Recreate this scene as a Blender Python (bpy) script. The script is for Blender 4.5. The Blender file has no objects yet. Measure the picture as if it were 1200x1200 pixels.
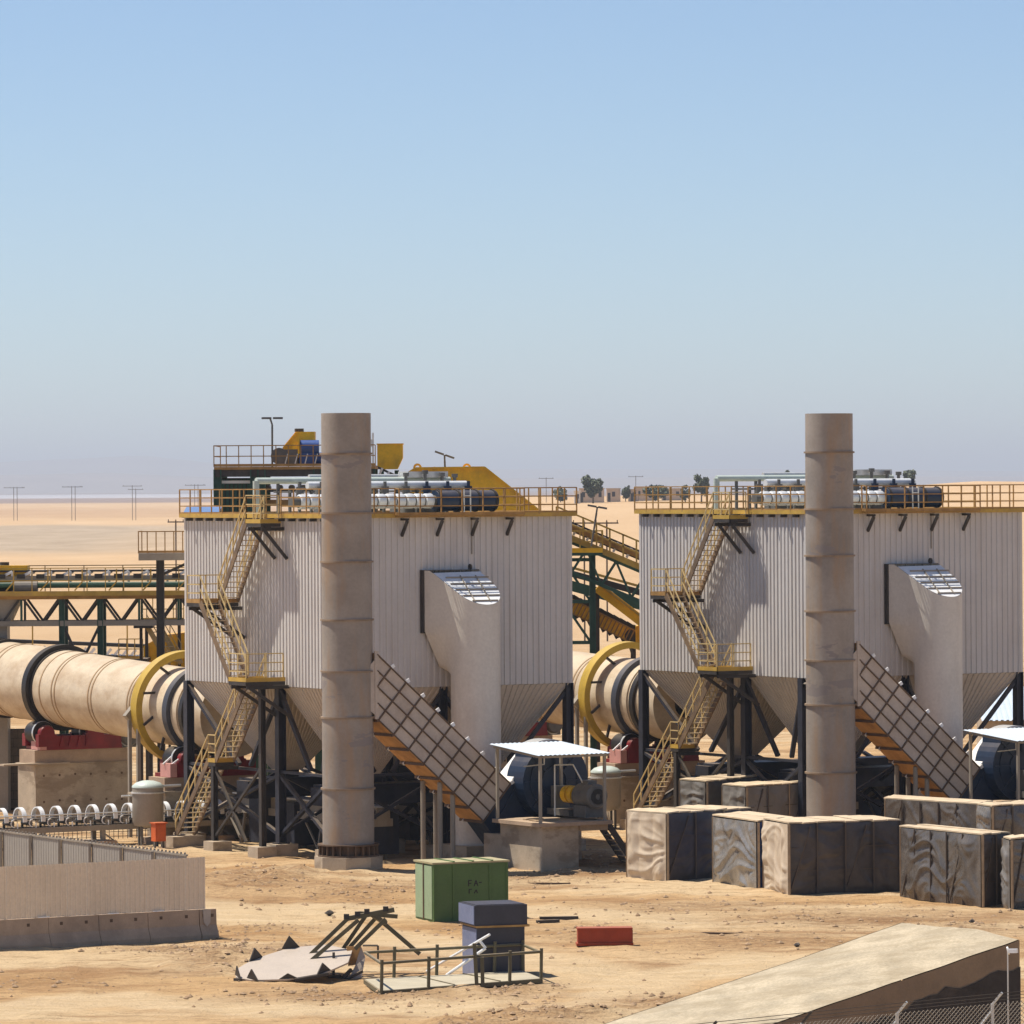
import bpy, math, random
import numpy as np
from mathutils import Vector, Matrix, noise as mnoise

random.seed(7)
scene = bpy.context.scene
COL = scene.collection

# ------------------------------------------------------------------ camera
F, HOR, RHO, H = 6000.0, 570.5, 0.006, 14.55          # focal length in photo pixels, horizon row, roll, eye height
cd = bpy.data.cameras.new('camera')
cam = bpy.data.objects.new('camera', cd); COL.objects.link(cam)
cd.sensor_fit = 'HORIZONTAL'; cd.sensor_width = 36.0
cd.lens = 36.0 * F / 1200.0
cd.shift_y = -(600.0 - HOR) / 1200.0
cd.clip_start = 1.0; cd.clip_end = 150000.0
cr, sr = math.cos(RHO), math.sin(RHO)
cam.matrix_world = Matrix(((cr, sr, 0, 0), (0, 0, -1, 0), (-sr, cr, 0, H), (0, 0, 0, 1)))
scene.camera = cam
scene.render.resolution_x = scene.render.resolution_y = 1024

# ------------------------------------------------------------------ light
SUN_EL, SUN_AZ = math.radians(65), math.radians(-74)   # azimuth clockwise from +Y: from behind on the left
world = bpy.data.worlds.new('World'); scene.world = world; world.use_nodes = True
wn = world.node_tree; wn.nodes.clear()
sky = wn.nodes.new('ShaderNodeTexSky'); sky.sky_type = 'NISHITA'; sky.sun_disc = False
sky.sun_elevation = SUN_EL; sky.sun_rotation = SUN_AZ
sky.air_density = 0.85; sky.dust_density = 0.6; sky.ozone_density = 4.5; sky.altitude = 1500
bg = wn.nodes.new('ShaderNodeBackground'); bg.inputs['Strength'].default_value = 0.092
wo = wn.nodes.new('ShaderNodeOutputWorld')
wn.links.new(sky.outputs[0], bg.inputs['Color']); wn.links.new(bg.outputs[0], wo.inputs['Surface'])
sl = bpy.data.lights.new('sun', 'SUN'); sl.energy = 4.6; sl.angle = math.radians(0.53); sl.color = (1.0, 0.93, 0.83)
sun = bpy.data.objects.new('sun', sl); COL.objects.link(sun)
sdir = Vector((math.sin(SUN_AZ) * math.cos(SUN_EL), math.cos(SUN_AZ) * math.cos(SUN_EL), math.sin(SUN_EL)))
sun.rotation_euler = (-sdir).to_track_quat('-Z', 'Y').to_euler(); sun.location = (0, 100, 120)
scene.view_settings.view_transform = 'Standard'; scene.view_settings.look = 'None'
scene.view_settings.exposure = 0.45; scene.view_settings.gamma = 1.0

# ------------------------------------------------------------------ photo pixel -> place
PHI = 0.538
C1 = np.array([-6.92, 199.2, 0.0]); OFF = np.array([18.88, 8.85, 0.0])
E1 = np.array([math.cos(PHI), math.sin(PHI), 0]); E2 = np.array([-math.sin(PHI), math.cos(PHI), 0])
O = np.array([0, 0, H])
def ray(px, py):
    a = (px - 600) / F; b = -(py - HOR) / F
    return np.array([a * cr + b * sr, 1.0, -a * sr + b * cr])
def G(px, py, z=0.0):
    d = ray(px, py); return O + d * ((z - H) / d[2])
def D(px, py, Y): return O + ray(px, py) * Y
def W(l, k=0): return C1 + k * OFF + l[0] * E1 + l[1] * E2 + np.array([0, 0, l[2]])
def loc(p, k=0):
    q = np.asarray(p) - C1 - k * OFF; return np.array([q @ E1, q @ E2, q[2]])
def LY(px, py, y):
    d = ray(px, py); o = O - C1; return loc(O + d * ((y - o @ E2) / (d @ E2)))
def LX(px, py, x):
    d = ray(px, py); o = O - C1; return loc(O + d * ((x - o @ E1) / (d @ E1)))

# ------------------------------------------------------------------ materials
def mat(name, col, rough=0.6, metal=0.0, var=0.12, vs=1.2, stain=0.0, stain_col=(0.25, 0.11, 0.04), ss=(1.6, 1.6, 0.35),
        st_lo=0.5, st_hi=0.72, dust=0.0, bump=0.0, bs=20.0, spec=0.4, fine=0.06):
    m = bpy.data.materials.new(name); m.use_nodes = True
    n, l = m.node_tree.nodes, m.node_tree.links
    b = n['Principled BSDF']; b.inputs['Roughness'].default_value = rough; b.inputs['Metallic'].default_value = metal
    b.inputs['Specular IOR Level'].default_value = spec
    geo = n.new('ShaderNodeNewGeometry')
    def nz(scale, vec=None, det=5, rgh=0.6):
        t = n.new('ShaderNodeTexNoise'); t.inputs['Scale'].default_value = scale; t.inputs['Detail'].default_value = det
        t.inputs['Roughness'].default_value = rgh
        l.new(vec or geo.outputs['Position'], t.inputs['Vector']); return t.outputs['Fac']
    def mp(val, a, c, lo, hi):
        r = n.new('ShaderNodeMapRange'); r.inputs['From Min'].default_value = a; r.inputs['From Max'].default_value = c
        r.inputs['To Min'].default_value = lo; r.inputs['To Max'].default_value = hi; l.new(val, r.inputs['Value']); return r.outputs[0]
    def mix(fac, A, B, mode='MIX'):
        x = n.new('ShaderNodeMix'); x.data_type = 'RGBA'; x.blend_type = mode
        for key, v in ((0, fac), (6, A), (7, B)):
            if hasattr(v, 'is_linked') or hasattr(v, 'links'): l.new(v, x.inputs[key])
            else: x.inputs[key].default_value = v if key == 0 else (*v, 1)
        return x.outputs[2]
    c0 = tuple(max(0, c * (1 - var)) for c in col); c1 = tuple(min(1, c * (1 + var)) for c in col)
    c = mix(mp(nz(vs), 0.3, 0.7, 0, 1), c0, c1)
    if fine:
        f = mp(nz(vs * 14, det=3), 0.3, 0.7, 1 - fine, 1 + fine)
        g = n.new('ShaderNodeCombineColor'); [l.new(f, g.inputs[i]) for i in range(3)]
        c = mix(1.0, c, g.outputs[0], 'MULTIPLY')
    if stain:
        v = n.new('ShaderNodeVectorMath'); v.operation = 'MULTIPLY'; v.inputs[1].default_value = ss
        l.new(geo.outputs['Position'], v.inputs[0])
        c = mix(mp(nz(1.0, v.outputs[0], 6, 0.65), st_lo, st_hi, 0, stain), c, stain_col)
    if dust:
        sp = n.new('ShaderNodeSeparateXYZ'); l.new(geo.outputs['Normal'], sp.inputs[0])
        up = mp(sp.outputs['Z'], 0.35, 0.9, 0, dust)
        mm = n.new('ShaderNodeMath'); mm.operation = 'MULTIPLY'; l.new(up, mm.inputs[0]); l.new(mp(nz(2.5), 0.3, 0.6, 0.45, 1), mm.inputs[1])
        c = mix(mm.outputs[0], c, (0.5, 0.37, 0.23))
    l.new(c, b.inputs['Base Color'])
    l.new(mp(nz(vs * 5), 0.3, 0.7, max(0.05, rough - 0.1), min(1, rough + 0.1)), b.inputs['Roughness'])
    if bump:
        bp = n.new('ShaderNodeBump'); bp.inputs['Strength'].default_value = 0.6; bp.inputs['Distance'].default_value = bump
        l.new(nz(bs), bp.inputs['Height']); l.new(bp.outputs[0], b.inputs['Normal'])
    return m

RUST = (0.27, 0.125, 0.045)
clad_m = mat('cladding', (0.60, 0.575, 0.545), 0.45, 0.0, 0.05, 0.6, stain=0.32, stain_col=(0.42, 0.35, 0.28), ss=(2.2, 2.2, 0.16), fine=0.03)
hop_m = mat('hopper_sheet', (0.52, 0.46, 0.39), 0.5, 0, 0.07, 0.8, stain=0.4, stain_col=(0.34, 0.26, 0.18), ss=(1.5, 1.5, 0.3))
navy_m = mat('navy_steel', (0.024, 0.028, 0.042), 0.5, 0, 0.3, 2, stain=0.25, stain_col=(0.10, 0.075, 0.06), dust=0.35)
dark_m = mat('dark_steel', (0.045, 0.04, 0.036), 0.6, 0, 0.3, 2, stain=0.3, stain_col=(0.13, 0.085, 0.055), dust=0.3)
yrail_m = mat('yellow_rail', (0.52, 0.33, 0.055), 0.5, 0, 0.2, 1.5, stain=0.55, stain_col=(0.36, 0.22, 0.09), ss=(2, 2, 2))
ystair_m = mat('stair_paint', (0.56, 0.42, 0.19), 0.55, 0, 0.2, 2, stain=0.5, stain_col=(0.36, 0.25, 0.13), ss=(2, 2, 2), dust=0.3)
rustrail_m = mat('rusty_rail', (0.36, 0.20, 0.06), 0.65, 0, 0.25, 2, stain=0.5, stain_col=(0.45, 0.28, 0.10), ss=(2, 2, 2))
string_m = mat('stringer', (0.17, 0.115, 0.07), 0.6, 0, 0.25, 2, stain=0.5, stain_col=(0.34, 0.22, 0.10), ss=(2, 2, 2), dust=0.2)
tread_m = mat('tread', (0.55, 0.43, 0.27), 0.7, 0, 0.2, 3, dust=0.5)
yellow_m = mat('yellow_paint', (0.86, 0.48, 0.010), 0.45, 0, 0.15, 0.8, stain=0.55, stain_col=(0.33, 0.19, 0.03), ss=(1.2, 1.2, 0.7), dust=0.25)
ochre_m = mat('ochre_guard', (0.50, 0.33, 0.04), 0.5, 0, 0.12, 1, stain=0.5, stain_col=(0.30, 0.19, 0.03), ss=(1.2, 1.2, 1.2), dust=0.2)
green_m = mat('green_steel', (0.026, 0.082, 0.055), 0.5, 0, 0.25, 1.5, dust=0.25)
conc_m = mat('concrete', (0.42, 0.34, 0.245), 0.85, 0, 0.16, 1.1, stain=0.55, stain_col=(0.22, 0.165, 0.11), ss=(0.7, 0.7, 1.6), st_lo=0.5, st_hi=0.58, dust=0.4, bump=0.012, bs=10)
conc2_m = mat('grey_concrete', (0.41, 0.295, 0.20), 0.85, 0, 0.15, 1.4, stain=0.4, stain_col=(0.2, 0.16, 0.12), ss=(1, 1, 1), dust=0.3, bump=0.01, bs=14)
kiln_m = mat('kiln_shell', (0.60, 0.495, 0.35), 0.5, 0.0, 0.08, 0.5, stain=0.7, stain_col=(0.36, 0.235, 0.125), ss=(0.7, 0.7, 1.4), st_lo=0.42, st_hi=0.72, dust=0.2)
kring_m = mat('kiln_weld', (0.36, 0.24, 0.13), 0.6, 0, 0.2, 1)
black_m = mat('black_ring', (0.02, 0.018, 0.017), 0.5, 0, 0.3, 2, dust=0.1)
red_m = mat('red_paint', (0.20, 0.012, 0.016), 0.45, 0, 0.25, 1.5, stain=0.3, stain_col=(0.06, 0.012, 0.01), dust=0.35)
redlit_m = mat('sunlit_red', (0.55, 0.27, 0.23), 0.6, 0, 0.1, 2)  # lighter red: sunlight on the roller station's end put into the colour
blue_m = mat('blue_paint', (0.010, 0.026, 0.060), 0.45, 0, 0.2, 1.2, dust=0.2)
slate_m = mat('slate_ring', (0.05, 0.055, 0.07), 0.55, 0, 0.25, 1.5, dust=0.2)
galv_m = mat('galvanised', (0.60, 0.60, 0.58), 0.35, 0.35, 0.1, 3)
white_m = mat('white_sheet', (0.82, 0.82, 0.80), 0.35, 0.0, 0.08, 1.5)
foil_m = mat('insulation_foil', (0.70, 0.71, 0.71), 0.38, 0.1, 0.1, 2)
ductw_m = mat('duct_paint', (0.64, 0.60, 0.53), 0.5, 0, 0.06, 0.6, stain=0.25, stain_col=(0.43, 0.36, 0.28), ss=(1.4, 1.4, 0.25))
panel_m = mat('duct_panel', (0.50, 0.42, 0.345), 0.6, 0, 0.14, 0.9, stain=0.35, stain_col=(0.24, 0.15, 0.09), ss=(1, 1, 0.6))
rustbounce_m = mat('duct_under', (0.50, 0.275, 0.10), 0.7, 0, 0.2, 1.2, stain=0.6, stain_col=(0.22, 0.10, 0.03), ss=(1.6, 1.6, 0.6))  # orange holds both rust and light bounced up from the sand
rib_m = mat('duct_rib', (0.12, 0.075, 0.045), 0.7, 0, 0.25, 2)
cont_m = mat('green_box', (0.075, 0.145, 0.04), 0.5, 0, 0.1, 1.2, stain=0.3, stain_col=(0.10, 0.12, 0.05), dust=0.0)
contl_m = mat('sunlit_green_box', (0.30, 0.40, 0.24), 0.5, 0, 0.1, 1.2, stain=0.4, stain_col=(0.22, 0.30, 0.15))  # pale green has the sun on the container end painted in
contr_m = mat('box_roof', (0.42, 0.36, 0.20), 0.6, 0, 0.15, 1.5, stain=0.5, stain_col=(0.25, 0.24, 0.12), ss=(1, 1, 1))
bskip_m = mat('slate_blue_steel', (0.042, 0.042, 0.056), 0.5, 0, 0.15, 1, stain=0.3, stain_col=(0.05, 0.035, 0.035), dust=0.05)
bskipl_m = mat('sunlit_slate_steel', (0.17, 0.20, 0.31), 0.45, 0, 0.12, 1)  # paler slate: sunlight on the bin's end is in the colour
orange_m = mat('orange_paint', (0.60, 0.12, 0.03), 0.5, 0, 0.15, 1.5, stain=0.3, stain_col=(0.3, 0.08, 0.03), dust=0.2)
brick_m = mat('red_oxide', (0.34, 0.048, 0.016), 0.6, 0, 0.15, 2, dust=0.25)
hoard_m = mat('hoarding_sheet', (0.80, 0.66, 0.49), 0.5, 0, 0.04, 0.8, stain=0.15, stain_col=(0.42, 0.32, 0.2), ss=(2, 2, .3))
fence_m = mat('grey_sheet', (0.30, 0.275, 0.24), 0.5, 0, 0.06, 1)
tarpd_m = mat('dark_tarp', (0.062, 0.052, 0.048), 0.42, 0, 0.3, 1.4, stain=0.4, stain_col=(0.12, 0.095, 0.075), ss=(1, 1, 1), spec=0.5)
tarpg_m = mat('grey_tarp', (0.20, 0.185, 0.165), 0.36, 0, 0.2, 1.4, spec=0.6)
tarpb_m = mat('beige_tarp', (0.55, 0.45, 0.33), 0.5, 0, 0.12, 1.6, stain=0.3, stain_col=(0.38, 0.31, 0.23), ss=(1, 1, 1))
tarpk_m = mat('glossy_dark_tarp', (0.105, 0.092, 0.08), 0.27, 0, 0.3, 1.4, stain=0.4, stain_col=(0.17, 0.14, 0.11), ss=(1, 1, 1), spec=0.55)
tarps_m = mat('silver_tarp', (0.26, 0.24, 0.215), 0.24, 0.25, 0.3, 1.3, spec=0.7)
tarpt_m = mat('tarp_top', (0.60, 0.47, 0.31), 0.7, 0, 0.2, 2.2, stain=0.5, stain_col=(0.32, 0.24, 0.15), ss=(1.2, 1.2, 1.2))
strap_m = mat('strap', (0.10, 0.075, 0.055), 0.7)
wood_m = mat('timber', (0.36, 0.26, 0.16), 0.8, 0, 0.2, 3)
belt_m = mat('rubber_belt', (0.03, 0.028, 0.027), 0.6, 0, 0.2, 2, dust=0.15)
roofw_m = mat('roof_white', (0.60, 0.68, 0.76), 0.4, 0.1, 0.06, 2, stain=0.2, stain_col=(0.5, 0.45, 0.38), ss=(2, 2, 2))
broof_m = mat('blue_roof', (0.14, 0.23, 0.42), 0.5, 0, 0.1, 1)
tank_m = mat('tank_grey', (0.30, 0.26, 0.205), 0.5, 0, 0.1, 1, stain=0.3, stain_col=(0.2, 0.16, 0.12), ss=(2, 2, .3), dust=0.1)
tankcap_m = mat('tank_cap', (0.50, 0.56, 0.50), 0.45, 0, 0.1, 1.5)
olive_m = mat('olive_pipe', (0.115, 0.10, 0.055), 0.55, 0, 0.2, 2, dust=0.45)
deck_m = mat('pale_deck', (0.47, 0.41, 0.29), 0.6, 0, 0.12, 1.5, stain=0.3, stain_col=(0.4, 0.34, 0.2), ss=(1, 1, 1))
plate_m = mat('pale_plate', (0.46, 0.385, 0.31), 0.55, 0, 0.08, 0.9, stain=0.25, stain_col=(0.5, 0.42, 0.34), ss=(1, 1, 1))
motor_m = mat('motor_grey', (0.12, 0.115, 0.105), 0.5, 0, 0.2, 3, dust=0.3)
bluemot_m = mat('blue_motor', (0.03, 0.08, 0.26), 0.45, 0, 0.15, 2)
block_m = mat('block_wall', (0.20, 0.165, 0.125), 0.85, 0, 0.2, 2, bump=0.01, bs=10)
house_m = mat('render_wall', (0.55, 0.44, 0.33), 0.85, 0, 0.15, .4)
housew_m = mat('white_render', (0.70, 0.66, 0.58), 0.8, 0, 0.1, .4)
void_m = mat('dark_opening', (0.03, 0.03, 0.033), 0.3, 0, 0.1, 1)
pole_m = mat('pole_wood', (0.13, 0.09, 0.06), 0.85, 0, 0.2, 2)
rock_m = mat('rocks', (0.36, 0.24, 0.14), 0.9, 0, 0.3, 2.5)
trunk_m = mat('trunk', (0.16, 0.12, 0.08), 0.9, 0, 0.2, 2)
leaf_m = mat('leaf', (0.07, 0.085, 0.035), 0.6, 0, 0.35, .8)
mount_m = mat('mountain', (0.30, 0.23, 0.19), 0.9, 0, 0.12, .002)
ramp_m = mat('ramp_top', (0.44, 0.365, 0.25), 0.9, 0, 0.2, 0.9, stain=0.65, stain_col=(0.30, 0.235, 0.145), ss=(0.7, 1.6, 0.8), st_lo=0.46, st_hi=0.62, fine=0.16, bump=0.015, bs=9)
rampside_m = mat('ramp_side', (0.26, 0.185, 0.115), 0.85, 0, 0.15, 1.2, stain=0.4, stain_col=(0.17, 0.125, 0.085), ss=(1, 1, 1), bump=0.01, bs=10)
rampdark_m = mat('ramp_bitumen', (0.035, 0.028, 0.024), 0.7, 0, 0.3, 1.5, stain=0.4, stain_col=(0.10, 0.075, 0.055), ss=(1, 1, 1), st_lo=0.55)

def chimney_material():
    m = mat('stack_paint', (0.295, 0.255, 0.215), 0.55, 0, 0.18, 0.6, stain=0.6, stain_col=(0.37, 0.225, 0.11), ss=(1.3, 1.3, 0.2), st_lo=0.48, st_hi=0.68)
    n, l = m.node_tree.nodes, m.node_tree.links
    b = n['Principled BSDF']; src = b.inputs['Base Color'].links[0].from_socket
    t = n.new('ShaderNodeTexNoise'); t.inputs['Scale'].default_value = 0.5; t.inputs['Detail'].default_value = 8; t.inputs['Roughness'].default_value = 0.62
    v = n.new('ShaderNodeVectorMath'); v.operation = 'MULTIPLY'; v.inputs[1].default_value = (0.6, 0.6, 1.6)
    g = n.new('ShaderNodeNewGeometry'); l.new(g.outputs['Position'], v.inputs[0]); l.new(v.outputs[0], t.inputs['Vector'])
    r = n.new('ShaderNodeMapRange'); r.inputs['From Min'].default_value = 0.60; r.inputs['From Max'].default_value = 0.61; r.inputs['To Max'].default_value = 0.75
    l.new(t.outputs['Fac'], r.inputs['Value'])
    x = n.new('ShaderNodeMix'); x.data_type = 'RGBA'; l.new(r.outputs[0], x.inputs[0]); l.new(src, x.inputs[6]); x.inputs[7].default_value = (0.23, 0.20, 0.19, 1)
    l.new(x.outputs[2], b.inputs['Base Color'])
    return m
stack_m = chimney_material()
ringr_m = mat('stack_ring', (0.27, 0.195, 0.13), 0.65, 0, 0.25, 2)

def ground_material():
    m = bpy.data.materials.new('desert_sand'); m.use_nodes = True
    n, l = m.node_tree.nodes, m.node_tree.links
    b = n['Principled BSDF']; b.inputs['Roughness'].default_value = 0.95; b.inputs['Specular IOR Level'].default_value = 0.15
    geo = n.new('ShaderNodeNewGeometry'); P = geo.outputs['Position']
    sep = n.new('ShaderNodeSeparateXYZ'); l.new(P, sep.inputs[0])
    def nz(mult, det=6, rgh=0.6, dist=0.0):
        v = n.new('ShaderNodeVectorMath'); v.operation = 'MULTIPLY'; v.inputs[1].default_value = mult; l.new(P, v.inputs[0])
        t = n.new('ShaderNodeTexNoise'); t.inputs['Scale'].default_value = 1; t.inputs['Detail'].default_value = det
        t.inputs['Roughness'].default_value = rgh; t.inputs['Distortion'].default_value = dist
        l.new(v.outputs[0], t.inputs['Vector']); return t.outputs['Fac']
    def mp(val, a, c, lo=0.0, hi=1.0):
        r = n.new('ShaderNodeMapRange'); r.inputs['From Min'].default_value = a; r.inputs['From Max'].default_value = c
        r.inputs['To Min'].default_value = lo; r.inputs['To Max'].default_value = hi; l.new(val, r.inputs['Value']); return r.outputs[0]
    def ma(op, A, B):
        x = n.new('ShaderNodeMath'); x.operation = op
        for i, v in ((0, A), (1, B)):
            if isinstance(v, (int, float)): x.inputs[i].default_value = v
            else: l.new(v, x.inputs[i])
        return x.outputs[0]
    def mix(fac, A, B, mode='MIX'):
        x = n.new('ShaderNodeMix'); x.data_type = 'RGBA'; x.blend_type = mode
        for key, v in ((0, fac), (6, A), (7, B)):
            if isinstance(v, (tuple, float, int)): x.inputs[key].default_value = v if key == 0 else (*v, 1)
            else: l.new(v, x.inputs[key])
        return x.outputs[2]
    sandA, sandB = (0.53, 0.325, 0.145), (0.61, 0.415, 0.22)
    c = mix(mp(nz((0.05, 0.05, 0.05)), 0.35, 0.65), sandA, sandB)
    # pale compacted tracks, wheel-worn
    c = mix(mp(nz((0.035, 0.13, 0.1), 4, 0.5, 0.6), 0.47, 0.58, 0, 0.75), c, (0.66, 0.50, 0.30))
    # disturbed reddish earth with clods, streaked along the tracks
    c = mix(mp(nz((0.10, 0.34, 0.3), 8, 0.68), 0.47, 0.62, 0, 0.8), c, (0.34, 0.185, 0.08))
    c = mix(mp(nz((0.5, 1.9, 1.0), 6, 0.75), 0.52, 0.66, 0, 0.7), c, (0.24, 0.135, 0.062))
    c = mix(mp(nz((3.5, 4.5, 4.0), 5, 0.7), 0.57, 0.66, 0, 0.55), c, (0.20, 0.12, 0.06))
    at = n.new('ShaderNodeAttribute'); at.attribute_name = 'disturb'; tk = n.new('ShaderNodeAttribute'); tk.attribute_name = 'track'
    grit = nz((1.6, 2.2, 2.0), 8, 0.75)
    c = mix(ma('MULTIPLY', tk.outputs['Fac'], 0.8), c, mix(mp(nz((0.25, 1.6, 1.0), 5, 0.6), 0.35, 0.65), (0.58, 0.42, 0.235), (0.70, 0.535, 0.33)))
    c = mix(ma('MULTIPLY', at.outputs['Fac'], mp(grit, 0.38, 0.62, 0.15, 1.0)), c, (0.30, 0.165, 0.075))
    c = mix(mp(ma('MULTIPLY', at.outputs['Fac'], mp(nz((4.5, 5.5, 5.0), 4, 0.7), 0.46, 0.62)), 0, 1, 0, 0.7), c, (0.16, 0.095, 0.05))
    # far zones: grey gravel flat, sand, dark stony plain
    wob = ma('MULTIPLY', ma('SUBTRACT', nz((0.0045, 0.0012, 0.0), 5), 0.5), 420)
    yy = ma('ADD', sep.outputs['Y'], wob)
    near_mask = mp(sep.outputs['Y'], 330, 520)
    c = mix(near_mask, c, mix(mp(nz((0.02, 0.006, 0.01), 7, 0.7), 0.3, 0.7), (0.50, 0.325, 0.17), (0.60, 0.42, 0.245)))
    lf = mp(ma('ADD', sep.outputs['X'], ma('MULTIPLY', yy, 0.045)), 20, -60)      # gravel lies off to the left of the right-hand rise
    g1 = ma('MULTIPLY', ma('MULTIPLY', mp(yy, 1120, 1260), mp(yy, 2180, 2020)), lf)
    c = mix(ma('MULTIPLY', g1, 0.9), c, mix(mp(nz((0.06, 0.012, 0.01), 6, 0.75), 0.35, 0.65), (0.33, 0.255, 0.175), (0.44, 0.35, 0.25)))
    c = mix(mp(yy, 5200, 5700, 0, 0.85), c, (0.22, 0.15, 0.125))
    c = mix(ma('MULTIPLY', ma('MULTIPLY', mp(yy, 2500, 2900), mp(yy, 4300, 3600)), 0.4), c, (0.36, 0.21, 0.11))
    mirage = ma('MULTIPLY', ma('MULTIPLY', mp(yy, 8200, 8700), mp(yy, 15500, 14000)), mp(ma('DIVIDE', sep.outputs['X'], sep.outputs['Y']), -.045, -.055))
    c = mix(ma('MULTIPLY', mirage, 0.6), c, (0.60, 0.62, 0.66))                     # bright mirage strip painted into the far plain's colour
    l.new(c, b.inputs['Base Color'])
    bp = n.new('ShaderNodeBump'); bp.inputs['Distance'].default_value = 0.3; bp.inputs['Strength'].default_value = 1.0
    hsum = ma('ADD', ma('MULTIPLY', nz((1.0, 1.3, 1.0), 8, 0.72), 1.0), ma('MULTIPLY', nz((5, 6, 5), 4, 0.7), 0.22))
    l.new(hsum, bp.inputs['Height']); l.new(bp.outputs[0], b.inputs['Normal'])
    return m
sand_m = ground_material()

# ------------------------------------------------------------------ mesh builder
def V(*a): return Vector(a)
class MB:
    def __init__(s): s.v = []; s.f = []
    def add(s, vs, fs):
        k = len(s.v); s.v += [tuple(map(float, v)) for v in vs]; s.f += [tuple(k + i for i in f) for f in fs]; return s
    def box(s, a, b):
        x0, y0, z0 = [min(a[i], b[i]) for i in range(3)]; x1, y1, z1 = [max(a[i], b[i]) for i in range(3)]
        return s.add([(x0,y0,z0),(x1,y0,z0),(x1,y1,z0),(x0,y1,z0),(x0,y0,z1),(x1,y0,z1),(x1,y1,z1),(x0,y1,z1)],
                     [(0,3,2,1),(4,5,6,7),(0,1,5,4),(1,2,6,5),(2,3,7,6),(3,0,4,7)])
    def frame(s, p, q, up=(0, 0, 1)):
        p, q = Vector(p), Vector(q); d = (q - p).normalized(); u = Vector(up)
        if abs(d.dot(u)) > 0.98: u = Vector((1, 0, 0))
        sd = d.cross(u).normalized(); return p, q, sd, sd.cross(d).normalized()
    def beam(s, p, q, w, h, up=(0, 0, 1)):
        p, q, a, b = s.frame(p, q, up); a = a * (w / 2); b = b * (h / 2)
        return s.add([p-a-b, p+a-b, p+a+b, p-a+b, q-a-b, q+a-b, q+a+b, q-a+b],
                     [(0,1,2,3),(7,6,5,4),(0,4,5,1),(1,5,6,2),(2,6,7,3),(3,7,4,0)])
    def hbeam(s, p, q, w, h, t=0.03, up=(0, 0, 1)):
        p, q, a, b = s.frame(p, q, up); o = b * (h / 2 - t / 2)
        s.beam(p + o, q + o, w, t, up); s.beam(p - o, q - o, w, t, up); return s.beam(p, q, t, h - 2 * t, up)
    def tube(s, p, q, r, n=8, r2=None):
        p, q, a, b = s.frame(p, q); r2 = r if r2 is None else r2; vs = []
        for c, rr in ((p, r), (q, r2)):
            vs += [c + a * (rr * math.cos(2*math.pi*i/n)) + b * (rr * math.sin(2*math.pi*i/n)) for i in range(n)]
        fs = [(i, n + i, n + (i+1) % n, (i+1) % n) for i in range(n)]
        return s.add(vs, fs + [tuple(range(n)), tuple(range(2*n-1, n-1, -1))])
    def path(s, pts, r, n=6):
        for a, b in zip(pts[:-1], pts[1:]): s.tube(a, b, r, n)
        return s
    def lathe(s, o, axis, prof, n=48, ref=None, a0=0.0, a1=2*math.pi, closed=None):
        o = Vector(o); d = Vector(axis).normalized(); u = Vector(ref) if ref else (Vector((0,0,1)) if abs(d.z) < 0.9 else Vector((1,0,0)))
        a = (u - d * u.dot(d)).normalized(); b = d.cross(a); full = abs(a1 - a0 - 2*math.pi) < 1e-6; m = n if full else n + 1
        vs = []
        for i in range(m):
            t = a0 + (a1 - a0) * i / n
            vs += [o + d * z + (a * math.cos(t) + b * math.sin(t)) * r for r, z in prof]
        k = len(prof); fs = []
        for i in range(n):
            j = (i + 1) % m
            for q in range(k - 1): fs.append((i*k+q, j*k+q, j*k+q+1, i*k+q+1))
            if closed: fs.append((i*k+k-1, j*k+k-1, j*k, i*k))
        if not full and closed: fs += [tuple(range(k)), tuple(reversed(range((m-1)*k, m*k)))]
        return s.add(vs, fs)
    def ring(s, o, axis, ri, ro, z0, z1, n=56): return s.lathe(o, axis, [(ri,z0),(ro,z0),(ro,z1),(ri,z1)], n, closed=True)
    def prism(s, poly, off):
        n = len(poly); off = Vector(off); vs = [Vector(p) for p in poly]; vs += [p + off for p in vs]
        return s.add(vs, [tuple(range(n)), tuple(range(2*n-1, n-1, -1))] + [(i, n+i, n+(i+1)%n, (i+1)%n) for i in range(n)])
    def corrug(s, o, u, w, up, h, nrm, pitch, depth, thick=0.0, flat=0.5):
        """ribbed sheet: origin o, width w along u, height h along up, ribs raised along nrm"""
        o, u, up, nrm = Vector(o), Vector(u), Vector(up), Vector(nrm); n = max(1, round(w / pitch)); p = w / n; prof = []
        for i in range(n):
            b0 = i * p; prof += [(b0, 0), (b0 + p*flat*0.8, 0), (b0 + p*flat, depth), (b0 + p*0.92, depth)]
        prof.append((w, 0)); vs = []
        for x, d in prof: q = o + u*x + nrm*d; vs += [q, q + up*h]
        return s.add(vs, [(2*i, 2*i+2, 2*i+3, 2*i+1) for i in range(len(prof) - 1)])
    def build(s, name, m, parent=None, off=None, smooth=None, recalc=True):
        off = Vector(off) if off is not None else Vector((0, 0, 0))
        me = bpy.data.meshes.new(name); me.from_pydata([tuple(Vector(v) - off) for v in s.v], [], s.f)
        if recalc:
            import bmesh
            bm = bmesh.new(); bm.from_mesh(me); bmesh.ops.recalc_face_normals(bm, faces=bm.faces); bm.to_mesh(me); bm.free()
        if m: me.materials.append(m)
        if smooth:
            me.polygons.foreach_set('use_smooth', [True] * len(me.polygons)); me.set_sharp_from_angle(angle=math.radians(smooth))
        o = bpy.data.objects.new(name, me); COL.objects.link(o)
        if parent: o.parent = parent
        return o

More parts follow.
